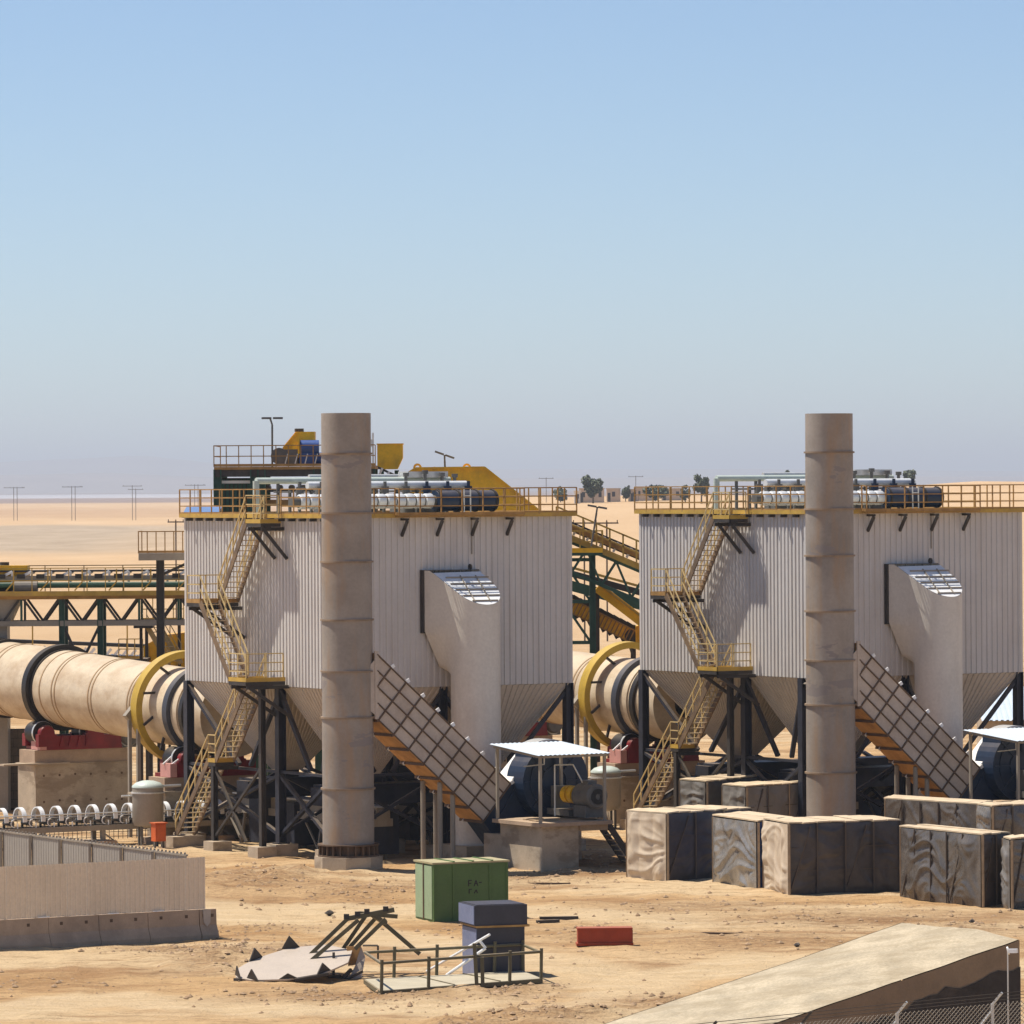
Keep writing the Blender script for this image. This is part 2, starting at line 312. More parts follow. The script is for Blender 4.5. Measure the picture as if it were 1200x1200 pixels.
def tag(o, label, cat, group=None, kind=None):
    if label: o['label'] = label
    if cat: o['category'] = cat
    if group: o['group'] = group
    if kind: o['kind'] = kind
    return o
class Thing:
    """Empty at the base of a thing; meshes are given in the frame whose origin is `off` before the base"""
    def __init__(s, name, label, cat, base, rot=0.0, off=(0, 0, 0), group=None):
        s.e = bpy.data.objects.new(name, None); COL.objects.link(s.e); s.e.empty_display_size = 0.3
        s.e.location = tuple(base); s.e.rotation_euler = (0, 0, rot); s.off = Vector(off); tag(s.e, label, cat, group)
    def part(s, name, mb, m, parent=None, smooth=None, recalc=True): return mb.build(name, m, parent or s.e, s.off, smooth, recalc)
    def inst(s, name, me, p, parent=None, rot=None, scale=None):
        o = bpy.data.objects.new(name, me); COL.objects.link(o); o.parent = parent or s.e; o.location = Vector(p) - s.off
        if rot: o.rotation_euler = rot
        if scale: o.scale = scale
        return o
def LT(name, label, cat, base, group=None):      # thing in the building frame
    return Thing(name, label, cat, W(base), PHI, base, group)
def WT(name, label, cat, base, group=None):      # thing in world coordinates
    return Thing(name, label, cat, base, 0.0, base, group)
def mesh_of(mb, name, m):
    o = mb.build(name, m); me = o.data; bpy.data.objects.remove(o); return me
def copy_tree(o, parent=None):
    c = o.copy(); COL.objects.link(c)
    if parent: c.parent = parent
    for ch in list(o.children): copy_tree(ch, c)
    return c

POST_CACHE = {}
def railing(T, pts, h=1.05, spacing=1.1, m=None, rails=(0.5, 1.0), toe=0.12, r=0.022, name='railing', toe_m=None, parent=None):
    """rails as one part, every post a piece of its own"""
    m = m or yrail_m; mb = MB()
    for a, b in zip(pts[:-1], pts[1:]):
        a, b = Vector(a), Vector(b)
        for k in rails: mb.beam(a + V(0, 0, h*k), b + V(0, 0, h*k), r*2, r*2)
        if toe: mb.beam(a + V(0, 0, toe/2 + .01), b + V(0, 0, toe/2 + .01), 0.02, toe)
    R = T.part(name, mb, m, parent)
    key = (h, r, m.name)
    if key not in POST_CACHE: POST_CACHE[key] = mesh_of(MB().box((-r, -r, 0), (r, r, h)), 'post', m)
    for s, (a, b) in enumerate(zip(pts[:-1], pts[1:])):
        a, b = Vector(a), Vector(b); n = max(1, round((b - a).length / spacing))
        for i in range(n + 1):
            if i == 0 and s > 0: continue
            T.inst('post', POST_CACHE[key], a.lerp(b, i / n), R)
    return R
TREAD_CACHE = {}
def flight(T, p0, p1, side, m_str=None, m_tr=None, rise=0.215, depth=0.24, sides=(0, 1), m_rail=None, h=1.0):
    """stair flight from p0 (low) to p1 (high); side = vector across the flight"""
    p0, p1, side = Vector(p0), Vector(p1), Vector(side); n = max(2, round((p1.z - p0.z) / rise)); mb = MB()
    for s in (0, 1): mb.beam(p0 + side*s, p1 + side*s, 0.05, 0.24)
    fl = T.part('flight', mb, m_str or string_m)
    run = Vector((p1.x - p0.x, p1.y - p0.y, 0)).normalized()
    key = (round(run.x, 3), round(run.y, 3), round(side.length, 2), (m_tr or tread_m).name)
    if key not in TREAD_CACHE:
        t = MB(); w = side.length; sn = side.normalized()
        for k in range(3):                           # open grating: three bars and a nosing
            o = run * ((k - 1) * depth * 0.36)
            t.beam(o, o + sn * w, 0.055, 0.035)
        for k in range(5): t.beam(sn * (w * (k + .5) / 5) - run * depth/2, sn * (w * (k + .5) / 5) + run * depth/2, 0.02, 0.03)
        TREAD_CACHE[key] = mesh_of(t, 'tread', m_tr or tread_m)
    for i in range(n): T.inst('tread', TREAD_CACHE[key], p0.lerp(p1, (i + 0.6) / n), fl)
    for s in sides: railing(T, [p0 + side*s + V(0,0,.05), p1 + side*s + V(0,0,.05)], h=h, spacing=0.95, m=m_rail or ystair_m, toe=0, name='handrail')
    return fl
def truss(mb, a0, a1, b0, b1, n, w, alt=True):
    """warren truss between chord a (a0-a1) and chord b (b0-b1)"""
    a0, a1, b0, b1 = map(Vector, (a0, a1, b0, b1))
    for i in range(n):
        p, q = a0.lerp(a1, i/n), a0.lerp(a1, (i+1)/n); r, s = b0.lerp(b1, i/n), b0.lerp(b1, (i+1)/n)
        mb.beam(r, q, w, w) if (i % 2 == 0 or not alt) else mb.beam(p, s, w, w)
        mb.beam(p, r, w, w)
    return mb.beam(a1, b1, w, w)

# ================================================================== setting: ground, hills, haze
def sm(t): t = max(0.0, min(1.0, t)); return t*t*(3-2*t)
MOUNDS = [(*G(300, 1030)[:2], 3.2, 1.6, 0.28), (*G(350, 1022)[:2], 2.5, 1.3, 0.22), (*G(265, 1045)[:2], 2.0, 1.5, 0.2), (*G(450, 1045)[:2], 3.0, 1.2, 0.2),
          (*G(640, 1196)[:2], 2.2, 1.0, 0.3), (*G(560, 1202)[:2], 2.5, 1.0, 0.25), (*G(770, 1188)[:2], 1.6, 1.2, 0.35), (*G(230, 1130)[:2], 2.5, 1.6, 0.22), (*G(300, 1125)[:2], 2.0, 1.6, 0.25),
          (*G(700, 1012)[:2], 2.0, 1.6, 0.3), (*G(470, 1168)[:2], 2.2, 1.0, 0.12), (*G(560, 1162)[:2], 2.0, .8, 0.14), (*G(1110, 1084)[:2], 1.6, 1.0, .15)]
def hgt(x, y):
    z = 0.0
    if 100 < y < 420 and abs(x) < 60:
        z += 0.10 * mnoise.fractal(Vector((x*0.16, y*0.09, 0)), 1.0, 2.0, 4) + 0.07 * mnoise.fractal(Vector((x*0.8, y*0.45, 3)), 0.7, 2.1, 4)
        for mx, my, a, b, hh in MOUNDS:
            q = ((x-mx)/a)**2 + ((y-my)/(b*2.2))**2
            if q < 6: z += hh * math.exp(-q) * (0.75 + 0.8 * mnoise.noise(Vector((x*1.3, y*0.9, 9))))
        z = z * sm((y-100)/15) * sm((420-y)/120) - 0.03
    elif y > 420:
        t = sm((y-420)/600); z += t * (1.2 * mnoise.fractal(Vector((x*0.012, y*0.0035, 1)), 1.0, 2.0, 4)) * sm((7000-y)/4000)
    if y > 400:
        s = sm(x / y / 0.05 + 1.0)
        r = (10.6 + 4.2 * sm((x/y - 0.06) / 0.03)) * sm((y-450)/1150) * (1 - sm((y-1750)/1500))
        z += s * r
    return z
xs = list(np.arange(-26, 32.01, 0.36)); g = 0.5; 
while xs[-1] < 52000: g *= 1.2; xs.append(xs[-1] + g)
g = 0.5; left = []
x = xs[0]
while x > -52000: g *= 1.2; x -= g; left.append(x)
xs = left[::-1] + xs
ys = list(np.arange(105, 232.01, 0.42)); g = 0.45
while ys[-1] < 58000: g = min(g * 1.05, 0.06 * ys[-1] + 1); ys.append(ys[-1] + g)
ys = [-800, -300, -100, 0, 50, 80, 95, 101] + ys
nx, ny = len(xs), len(ys)
gm = MB(); gm.v = [(x, y, hgt(x, y)) for y in ys for x in xs]
gm.f = [(j*nx+i, j*nx+i+1, (j+1)*nx+i+1, (j+1)*nx+i) for j in range(ny-1) for i in range(nx-1)]
ground = gm.build('ground', sand_m, smooth=180, recalc=False)
DIST = [(300, 1033, 75, 14, .9), (420, 1046, 60, 10, .7), (252, 1122, 45, 14, .9), (400, 1166, 130, 7, .8), (600, 1160, 60, 9, .7), (640, 1196, 90, 8, .9), (560, 1203, 60, 8, .8), (800, 1062, 110, 7, .6), (1000, 1076, 160, 9, .75),
        (900, 1103, 130, 9, .8), (700, 1092, 70, 8, .6), (765, 1182, 55, 12, .9), (700, 1010, 45, 14, .9), (190, 1112, 70, 4, .8), (480, 1040, 60, 8, .6), (340, 1120, 60, 10, .6), (620, 1027, 60, 6, .7), (1120, 1088, 60, 7, .7), (560, 1086, 60, 5, .5), (20, 1150, 120, 6, .5), (300, 1088, 90, 4, .5)]
DW = []
for px, py, sx_, sy_, a_ in DIST:
    c_ = G(px, py); DW.append((c_[0], c_[1], sx_*c_[1]/F, abs(G(px, py - sy_)[1] - c_[1]), a_))
TRK = [[(-60, 1190), (120, 1168), (330, 1180), (520, 1176), (660, 1152), (800, 1141), (890, 1126)], [(235, 1072), (330, 1082), (450, 1094), (560, 1112), (660, 1128), (760, 1150), (690, 1200)], [(240, 1060), (400, 1064), (620, 1068), (800, 1078)]]
TW = [[G(*q)[:2] for q in t] for t in TRK]
def seg_d(x, y, a, b):
    dx, dy = b[0]-a[0], b[1]-a[1]; t = max(0, min(1, ((x-a[0])*dx + (y-a[1])*dy) / (dx*dx + dy*dy))); return math.hypot((x - a[0] - t*dx), (y - a[1] - t*dy)*.55)
da, ta = [], []
for x, y, z in gm.v:
    d_ = t_ = 0.0
    if 100 < y < 225 and abs(x) < 40:
        w_ = 1 + .7*mnoise.fractal(Vector((x*.5, y*.25, 4)), .8, 2, 4)
        for cx_, cy_, sx_, sy_, a_ in DW:
            q = ((x-cx_)/sx_)**2 + ((y-cy_)/sy_)**2
            if q < 5: d_ = max(d_, a_*math.exp(-q*max(.3, w_)))
        for t in TW:
            for a_, b_ in zip(t[:-1], t[1:]): t_ = max(t_, 1 - sm((seg_d(x, y, a_, b_) - 1.0 - .6*(w_-1)) / .9))
    da.append(min(1, d_*1.1)); ta.append(t_*(1-min(1, d_)))
for nm, arr in (('disturb', da), ('track', ta)):
    at_ = ground.data.attributes.new(nm, 'FLOAT', 'POINT'); at_.data.foreach_set('value', arr)
ground['kind'] = 'structure'

def ridge(name, Y, x0, x1, prof, depth, seed):
    mb = MB(); n = 150; rows = 7; vs = []
    for j in range(rows):
        t = j / (rows - 1); k = math.sin(t * math.pi)
        for i in range(n):
            s = i / (n - 1); x = x0 + (x1 - x0) * s
            h = np.interp(x / Y * F + 600, [p[0] for p in prof], [p[1] for p in prof])
            z = (HOR - h) / F * Y + H
            z = z * k * (1 + 0.10 * mnoise.fractal(Vector((s*9 + seed, t*2, seed)), 1, 2, 5)) if k > 1e-3 else -12
            vs.append((x, Y + (t - .5) * depth, z))
    mb.add(vs, [(j*n+i, j*n+i+1, (j+1)*n+i+1, (j+1)*n+i) for j in range(rows-1) for i in range(n-1)])
    o = mb.build(name, mount_m, smooth=180, recalc=False); o['kind'] = 'structure'
ridge('hills', 30000, -9000, 9000, [(-1200, 556), (0, 538), (60, 535), (165, 531), (250, 541), (420, 547), (600, 549), (900, 552), (1200, 556), (2400, 560)], 5000, 1)
ridge('hills', 21000, -8000, 7000, [(-1500, 560), (0, 553), (120, 552), (250, 557), (500, 560), (1200, 562), (2400, 566)], 3000, 5)

# loose stones on the disturbed ground
rk = MB(); rnd = random.Random(3)
ico = [(0,0,1),(.9,0,.2),(.3,.85,.25),(-.7,.5,.2),(-.7,-.55,.2),(.3,-.85,.2),(0,0,-.6)]
icof = [(0,1,2),(0,2,3),(0,3,4),(0,4,5),(0,5,1),(6,2,1),(6,3,2),(6,4,3),(6,5,4),(6,1,5)]
def stone(x, y, r):
    a = rnd.random() * 6.28; z = hgt(x, y); sx, sy, sz = (r*rnd.uniform(.6, 1.2) for _ in range(3))
    rk.add([(x + (p[0]*sx*math.cos(a) - p[1]*sy*math.sin(a)), y + (p[0]*sx*math.sin(a) + p[1]*sy*math.cos(a)), z + p[2]*sz*0.7) for p in ico], icof)
CL = [(300, 1030, 60, 16, 150), (275, 1100, 40, 12, 60), (450, 1170, 60, 9, 130), (600, 1168, 50, 9, 60), (640, 1192, 50, 8, 60), (700, 1018, 35, 14, 120), (620, 1024, 40, 8, 60),
      (240, 1112, 30, 6, 60), (350, 1165, 70, 8, 90), (560, 1095, 200, 40, 120), (900, 1085, 200, 30, 110), (450, 1050, 60, 12, 80), (180, 985, 40, 10, 40), (480, 1040, 200, 20, 120), (1000, 1062, 160, 10, 60)]
CL += [(px, py, sx_*1.2, sy_*1.6, 130) for px, py, sx_, sy_, a_ in DIST]
for cx, cy, sx_, sy_, n in CL:
    for _ in range(n):
        px, py = rnd.gauss(cx, sx_*.6), rnd.gauss(cy, sy_*.6)
        if not (960 < py < 1215) or px < -20 or px > 1220: continue
        p = G(px, py); stone(p[0], p[1], rnd.choice((.02, .025, .03, .03, .04, .04, .05, .05, .07, .09, .13)))
st = rk.build('loose_stones', rock_m); tag(st, 'loose stones scattered over the disturbed sand', 'stones', kind='stuff')

# dusty air over the desert
hz = MB().box((-60000, -1500, -14), (60000, 60000, 260)).build('haze', None); tag(hz, 'pale dusty air over the desert plain', 'haze', kind='stuff')
hm = bpy.data.materials.new('dusty_air'); hm.use_nodes = True; hn = hm.node_tree; hn.nodes.clear()
pv = hn.nodes.new('ShaderNodeVolumePrincipled'); pv.inputs['Color'].default_value = (0.90, 0.94, 1.0, 1); pv.inputs['Density'].default_value = 0.000085
pv.inputs['Anisotropy'].default_value = 0.2
ho = hn.nodes.new('ShaderNodeOutputMaterial'); hn.links.new(pv.outputs[0], ho.inputs['Volume']); hz.data.materials.append(hm)

# ================================================================== filter house and everything built to its frame
A, B, ZB, ZR = 12.60, 10.74, 6.70, 13.40
FAM = []          # things repeated at the second line: (thing empty, label for the second one)
def fam(T, label2): FAM.append((T.e, label2)); return T

T = fam(LT('filter_house', 'ribbed grey filter house on dark legs in front of the yellow conveyor hood', 'filter house', (5.0, 6.0, 0), 'filter houses'),
        'ribbed grey filter house on dark legs behind the tarpaulin-covered crates'); FH = T
sheets = []
def wall(o, u, w, n, nrm):
    p = w / n
    for i in range(n):
        a = Vector(o) + Vector(u) * (p * i + 0.006)
        T.part('cladding_sheet', MB().corrug(a, u, p - 0.012, (0,0,1), ZR - ZB - .02, nrm, p/4, 0.045), clad_m, recalc=False)
wall((0, A, ZB), (0,-1,0), A, 12, (-1,0,0)); wall((0, 0, ZB), (1,0,0), B, 10, (0,-1,0))
wall((B, 0, ZB), (0,1,0), A, 12, (1,0,0)); wall((B, A, ZB), (-1,0,0), B, 10, (0,1,0))
T.part('casing', MB().box((0.03, 0.03, ZB + .05), (B - .03, A - .03, ZR - .08)), hop_m)
T.part('corner_trim', MB().box((-.06, -.06, ZB), (.08, .08, ZR - .02)).box((B-.08, -.06, ZB), (B+.06, .08, ZR-.02)).box((-.06, A-.08, ZB), (.08, A+.06, ZR-.02)), clad_m)
dk = T.part('roof_deck', MB().box((-.18, -.18, ZR), (B + .18, A + .18, ZR + .06)), deck_m)
T.part('kick_plate', MB().box((-.22,-.22,ZR-.03),(B+.22,-.185,ZR+.13)).box((-.22,-.185,ZR-.03),(-.185,A+.2,ZR+.13)).box((B+.185,-.185,ZR-.03),(B+.22,A+.2,ZR+.17)), yrail_m, dk)
wk = MB()
for k in range(4): wk.box((2.6, -.27 - k*.085, ZR - .01), (8.3, -.25 - k*.085, ZR + .02))
for k in range(20): wk.box((2.6 + k*.298, -.54, ZR - .025), (2.63 + k*.298, -.23, ZR - .005))
T.part('walkway', wk, rustrail_m, dk)
railing(T, [(-.2, 5.25, ZR+.06), (-.2, A+.18, ZR+.06), (B+.18, A+.18, ZR+.06), (B+.2, -.2, ZR+.06), (8.3, -.2, ZR+.06), (8.3, -.54, ZR+.04), (2.6, -.54, ZR+.04), (2.6, -.2, ZR+.06), (-.2, -.2, ZR+.06), (-.2, 4.0, ZR+.06)],
        m=rustrail_m, rails=(.36, .68, 1), spacing=.95, name='roof_railing')
bm_ = MB().box((-.30, -.05, -.12), (0, .05, 0)); bme = mesh_of(bm_, 'bracket', dark_m)
for i in range(14): T.inst('bracket', bme, (-.05, .5 + i * .88, ZR - .04))
for x in (2.98, 4.57, 6.16, 7.77):
    T.part('walkway_bracket', MB().beam((x, -.06, ZR-.75), (x, -.5, ZR-.16), .09, .12).beam((x, -.03, ZR-.1), (x, -.56, ZR-.1), .1, .09), dark_m)
def hopper(x0, x1, y0, y1, zt, zb, q):
    cx, cy = (x0+x1)/2, (y0+y1)/2; mb = MB(); top = [(x0,y0),(x1,y0),(x1,y1),(x0,y1)]; bot = [(cx-q,cy-q),(cx+q,cy-q),(cx+q,cy+q),(cx-q,cy+q)]
    for i in range(4):
        j = (i+1) % 4; a, b = Vector((*top[i], zt)), Vector((*top[j], zt)); c, d = Vector((*bot[i], zb)), Vector((*bot[j], zb))
        nrm = (b - a).cross(c - a).normalized()
        if nrm.z > 0: nrm = -nrm
        n = round((b - a).length / 0.27); vs = []
        prof = []
        for k in range(n): prof += [(k/n, 0), ((k+.45)/n, 0), ((k+.55)/n, .04), ((k+.92)/n, .04)]
        prof.append((1, 0))
        for t, dd in prof: vs += [a.lerp(b, t) + nrm*dd, c.lerp(d, t) + nrm*dd*.5]
        mb.add(vs, [(2*k, 2*k+2, 2*k+3, 2*k+1) for k in range(len(prof)-1)])
    h = T.part('hopper', mb, hop_m, recalc=False)
    T.part('valve', MB().box((cx-q*.8, cy-q*.8, zb-.55), (cx+q*.8, cy+q*.8, zb-.02)).lathe((cx, cy-.35, zb-.75), (0,1,0), [(0,0),(.3,0),(.3,.7),(0,.7)], 14), dark_m, h)
    return h
for x0, x1 in ((0.05, 4.85), (4.9, B - .05)):
    for y0, y1 in ((.05, 4.5), (4.6, A - .05)): hopper(x0, x1, y0, y1, ZB, 3.15, .45)
COLS = [(0, 12.46), (0, 4.53), (0, .32), (4.87, .15), (10.7, .15), (10.7, 4.53), (10.7, 12.46), (4.87, 12.46), (4.87, 4.53)]
for y in (2.3, 8.55): T.part('added_dark_run', MB().box((.4, y-.5, 1.9+.15), (B-.3, y+.5, 2.75)).box((.6, y-.65, 2.75), (B-.5, y+.65, 2.85)), navy_m)  # long dark boxes added to deepen the gloom beneath the house
for x in (2.45, 7.8):
    for y in (2.3, 8.55): T.part('added_dark_box', MB().box((x-.75, y+.75, .15), (x+.75, y+1.9, 2.3)).box((x-.6, y-1.7, .15), (x+.7, y-.8, 1.9)), navy_m)  # more dark boxes added, standing for interior shadow and dark machinery
for x, y in COLS:
    c = T.part('column', MB().hbeam((x, y, .5), (x, y, ZB), .32, .34, .04, (1, 0, 0)), navy_m)
    T.part('base_plate', MB().box((x-.26, y-.26, .46), (x+.26, y+.26, .5)), navy_m, c)
    T.part('footing', MB().box((x-.5, y-.5, -.3), (x+.5, y+.5, .455)), conc_m)
def brace(a, b, w=.16): T.part('brace', MB().beam(a, b, w, w*.8), navy_m)
for y0, y1 in ((12.46, 4.53), (4.53, .32)):
    brace((0, y0, 3.3), (0, y1, 3.3), .14); brace((.02, y0, .8), (.02, y1, 3.2)); brace((-.04, y1, .8), (-.04, y0, 3.2)); m_ = (y0+y1)/2
    brace((0, y0, ZB-.2), (0.5, m_+.5, 3.4), .18); brace((0, y1, ZB-.2), (.5, m_-.5, 3.4), .18)
for x0, x1 in ((0, 4.87), (4.87, 10.7)):
    brace((x0, .15, 3.3), (x1, .15, 3.3), .14); brace((x0, .17, .8), (x1, .17, 3.2)); brace((x1, .12, .8), (x0, .12, 3.2)); m_ = (x0+x1)/2
    brace((x0, .15, ZB-.2), (m_-.4, .6, 3.4), .18); brace((x1, .15, ZB-.2), (m_+.4, .6, 3.4), .18)
    brace((x0, 12.4, .8), (x1, 12.4, 3.2)); brace((x1, 12.4, .8), (x0, 12.4, 3.2)); brace((x0, 4.53, .8), (x1, 4.53, 3.2)); brace((x1, 4.5, .8), (x0, 4.5, 3.2))
for y0, y1 in ((12.46, 4.53), (4.53, .32)):
    brace((10.7, y0, .8), (10.7, y1, 3.2)); brace((10.66, y1, .8), (10.66, y0, 3.2)); brace((4.87, y0, .8), (4.87, y1, 3.2)); brace((4.83, y1, .8), (4.83, y0, 3.2))

# screw conveyor below the hoppers
for xx, l1, l2 in ((2.4, 'long pale dust trough on splayed legs under the filter house by the orange cabinet', 'long pale dust trough on splayed legs under the filter house behind the crates'),
                   (7.6, 'inner pale dust trough deep under the filter house beside the kiln tyre', 'inner pale dust trough deep under the filter house behind the crates')):
    T = fam(LT('dust_trough', l1, 'conveyor', (xx, 5.5, 0), 'dust troughs under the hoppers'), l2)
    T.part('trough', MB().box((xx-.42, .5, 1.25), (xx+.42, 12.2, 1.55)).box((xx-.3, .5, 1.55), (xx+.3, 12.2, 2.0)), tank_m)
    T.part('lid', MB().box((xx-.5, .4, 2.0), (xx+.5, 12.3, 2.06)), galv_m)
    for i in range(6):
        y = .9 + i * 2.2
        T.part('leg', MB().beam((xx-.35, y, -.2), (xx-.1, y, 1.25), .1, .1).beam((xx+.35, y, -.2), (xx+.1, y, 1.25), .1, .1).beam((xx-.3, y, .1), (xx-.3, y+1.1, 1.2), .07, .07), tank_m)

# zigzag staircase on the left wall
T = fam(LT('steel_staircase', 'zigzag steel staircase with yellow landings beside the round grey tank and orange cabinet', 'staircase', (-1.1, 8, 0), 'filter house staircases'),
        'zigzag steel staircase with yellow landings rising behind the tarpaulin-covered crates')
INN, OUT, WD = -1.10, -1.95, (0.80, 0, 0)
flight(T, (INN, 11.55, .42), (INN, 8.62, 3.6), WD); flight(T, (INN, 8.0, 3.62), (INN, 5.15, 6.95), WD)
flight(T, (OUT, 5.1, 7.0), (OUT, 7.6, 10.0), WD, m_rail=ystair_m); flight(T, (INN, 7.55, 10.05), (INN, 5.25, 13.2), WD)
def landing(x0, x1, y0, y1, z, rails, m=None, thin=.05):
    l = T.part('landing', MB().box((x0, y0, z-.05), (x1, y1, z)), tread_m)
    T.part('edge_beam', MB().box((x0-.03, y0-.03, z-.05), (x1+.03, y0, z+.11)).box((x0-.03, y0-.03, z-.05), (x0, y1+.03, z+.11)).box((x0-.03, y1, z-.05), (x1, y1+.03, z+.11)), m or yrail_m, l)
    T.part('edge_channel', MB().box((x0-.02, y0-.02, z-.2), (x1+.02, y0+.04, z-.055)).box((x0-.02, y0-.02, z-.2), (x0+.04, y1+.02, z-.055)), dark_m, l)
    T.part('support_beam', MB().beam((x0+.05, y0+.08, z-.28), (-.02, y0+.08, z-.28), .1, .14).beam((x0+.05, y1-.08, z-.28), (-.02, y1-.08, z-.28), .1, .14), dark_m, l)
    for pts in rails: railing(T, pts, m=ystair_m, toe=0, spacing=.8, rails=(.33, .66, 1), h=1.05, parent=l)
landing(INN, -.3, 8.0, 8.62, 3.6, [[(INN, 8.0, 3.6), (INN, 8.62, 3.6)]])
landing(OUT, -.25, 3.7, 5.15, 6.98, [[(OUT, 5.1, 6.98), (OUT, 3.72, 6.98), (-.3, 3.72, 6.98)]])
landing(OUT, -.25, 7.6, 8.75, 10.02, [[(OUT, 7.6, 10.02), (OUT, 8.72, 10.02), (-.3, 8.72, 10.02)]], m=rustrail_m)
landing(INN, -.25, 4.0, 5.25, 13.22, [[(INN, 5.25, 13.22), (INN, 4.02, 13.22), (-.3, 4.02, 13.22)]])
for y, z, x in ((3.8, 6.75, OUT), (5.0, 6.75, OUT), (7.7, 9.8, OUT), (8.65, 9.8, OUT), (4.1, 13.0, INN), (5.1, 13.0, INN)):
    T.part('knee_brace', MB().beam((x + .1, y, z), (-.08, y - .35, z - 1.25), .1, .13), dark_m)
for y in (4.2, 8.3): T.part('stair_column', MB().hbeam((INN+.1, y, .4), (INN+.1, y, 3.55 if y > 5 else 6.8), .22, .22, .03, (1, 0, 0)), dark_m)
T.part('brace', MB().beam((INN+.1, 8.2, 3.3), (INN+.1, 5.6, .5), .1, .1).beam((INN+.1, 8.2, .6), (INN+.1, 4.4, 3.4), .1, .1), dark_m)
for y in (4.2, 8.0): T.part('footing', MB().box((INN-.35, y-.42, -.3), (INN+.5, y+.42, .4)), conc_m)
T.part('foot_pad', MB().box((-1.55, 10.9, -.3), (-.1, 12.0, .42)), conc_m)

# chimney stack
CX, CY = -1.95, -4.5
T = fam(LT('chimney_stack', 'tall rust-streaked steel chimney standing behind the green container', 'chimney', (CX, CY, 0), 'chimney stacks'),
        'tall rust-streaked steel chimney standing behind the tarpaulin-covered crates')
joints = [1.05, 3.15, 5.85, 7.6, 9.55, 11.75, 13.6, 15.85, 17.38]
for i, (z0, z1) in enumerate(zip(joints[:-1], joints[1:])):
    r0, r1 = .985 - .045*(z0/17.4), .985 - .045*(z1/17.4)
    last = i == len(joints) - 2
    prof = [(r0, z0), (r0, z1)] if not last else [(r0, z0), (r0, z1), (r0-.03, z1), (r0-.03, z1-1.5)]
    T.part('shell_section', MB().lathe((CX, CY, 0), (0,0,1), prof, 56), stack_m, smooth=40)
    if i: T.part('flange_ring', MB().ring((CX, CY, 0), (0,0,1), r0-.04, r0+.065, z0-.04, z0+.03), ringr_m, smooth=40)
T.part('base_flange', MB().ring((CX, CY, 0), (0,0,1), .9, 1.17, 1.0, 1.05).ring((CX, CY, 0), (0,0,1), .9, 1.17, .58, .64), rib_m)
gme = mesh_of(MB().box((.92, -.02, .64), (1.14, .02, 1.0)), 'gusset', rib_m)
for i in range(24): T.inst('gusset', gme, (CX, CY, 0), rot=(0, 0, 2*math.pi*i/24))
T.part('base_skirt', MB().lathe((CX, CY, 0), (0,0,1), [(.95, .6), (.95, 1.05)], 40), rib_m)
T.part('plinth', MB().lathe((CX, CY, 0), (0,0,1), [(0, .58), (1.3, .58), (1.3, -.4), (0, -.4)], 8, a0=.2, a1=.2+2*math.pi), conc_m)

# elbow duct on the right wall: flat flange on the wall, blending into an upright cylinder, slanted top
T = fam(LT('elbow_duct', 'pale round duct with slanted white top on the wall above the green container', 'duct', (5.55, -1.3, 0), 'elbow ducts'),
        'pale round duct with slanted white top on the wall behind the crates')
dcx, dcy, dr = 5.44, -1.52, .98
def hull_r(th, wl, wr):
    """distance from the cylinder axis to the outline: circle joined by tangents to the flange on the wall"""
    dx, dy = math.cos(th), math.sin(th); best = dr
    if wl is None: return best
    pts = [(math.cos(2*math.pi*i/96)*dr, math.sin(2*math.pi*i/96)*dr) for i in range(96)] + [(wl-dcx, -.22-dcy), (wr-dcx, -.22-dcy)]
    pts = sorted(pts)
    def half(ps):
        o = []
        for p in ps:
            while len(o) > 1 and (o[-1][0]-o[-2][0])*(p[1]-o[-2][1]) - (o[-1][1]-o[-2][1])*(p[0]-o[-2][0]) <= 0: o.pop()
            o.append(p)
        return o
    h = half(pts)[:-1] + half(pts[::-1])[:-1]
    for i in range(len(h)):
        a, b = h[i], h[(i+1) % len(h)]; ex, ey = b[0]-a[0], b[1]-a[1]; det = dx*(-ey) + dy*ex
        if abs(det) < 1e-9: continue
        t = (a[0]*(-ey) + a[1]*ex) / det; u = (dx*a[1] - dy*a[0]) / det
        if t > 0 and -1e-6 <= u <= 1+1e-6: best = max(best, t)
    return best
def ztop(x, y): return min(11.28, 11.28 + (y + .48) * .66)
N = 96; zsec = [.55, 2.0, 4.0, 6.0, 7.2, 7.5, 7.6, 7.75, 7.9, 8.1, 8.3, 8.5, 8.7, 8.9, 9.4, 9.9, 10.5, 11.28]; vs = []
for z in zsec:
    if z < 7.5: wl = wr = None
    else: k = min(1, max(0, (z - 7.5) / 1.4)); wl = dcx - dr*.9 + (3.9 - (dcx - dr*.9)) * k; wr = dcx + dr*.72
    for i in range(N):
        tc = math.atan2(-.22 - dcy, (wl if wl is not None else dcx - dr*.9) - dcx); th = tc + 2*math.pi*i/N; rr = hull_r(th, wl, wr) if not (i == 0 and wl is not None) else math.hypot(wl - dcx, -.22 - dcy); x, y = dcx + rr*math.cos(th), dcy + rr*math.sin(th)
        vs.append((x, y, min(z, ztop(x, y))))
dm = MB().add(vs, [(j*N+i, j*N+(i+1)%N, (j+1)*N+(i+1)%N, (j+1)*N+i) for j in range(len(zsec)-1) for i in range(N)])
T.part('shell', dm, ductw_m, smooth=35, recalc=False)
top = [Vector(v) for v in vs[-N:]]; slope = [p for p in top if p.z < 11.27]
k0 = max(range(N), key=lambda i: (top[i].z < 11.27) and not (top[i-1].z < 11.27))
ln = [top[(k0 + i) % N] for i in range(N) if top[(k0 + i) % N].z < 11.27]; up_ = V(0, 0, .012)
lid = T.part('slanted_lid', MB().add([p + up_ for p in ln], [tuple(range(len(ln)))]), white_m)
flat = [p for i, p in enumerate(top) if p.z >= 11.27]
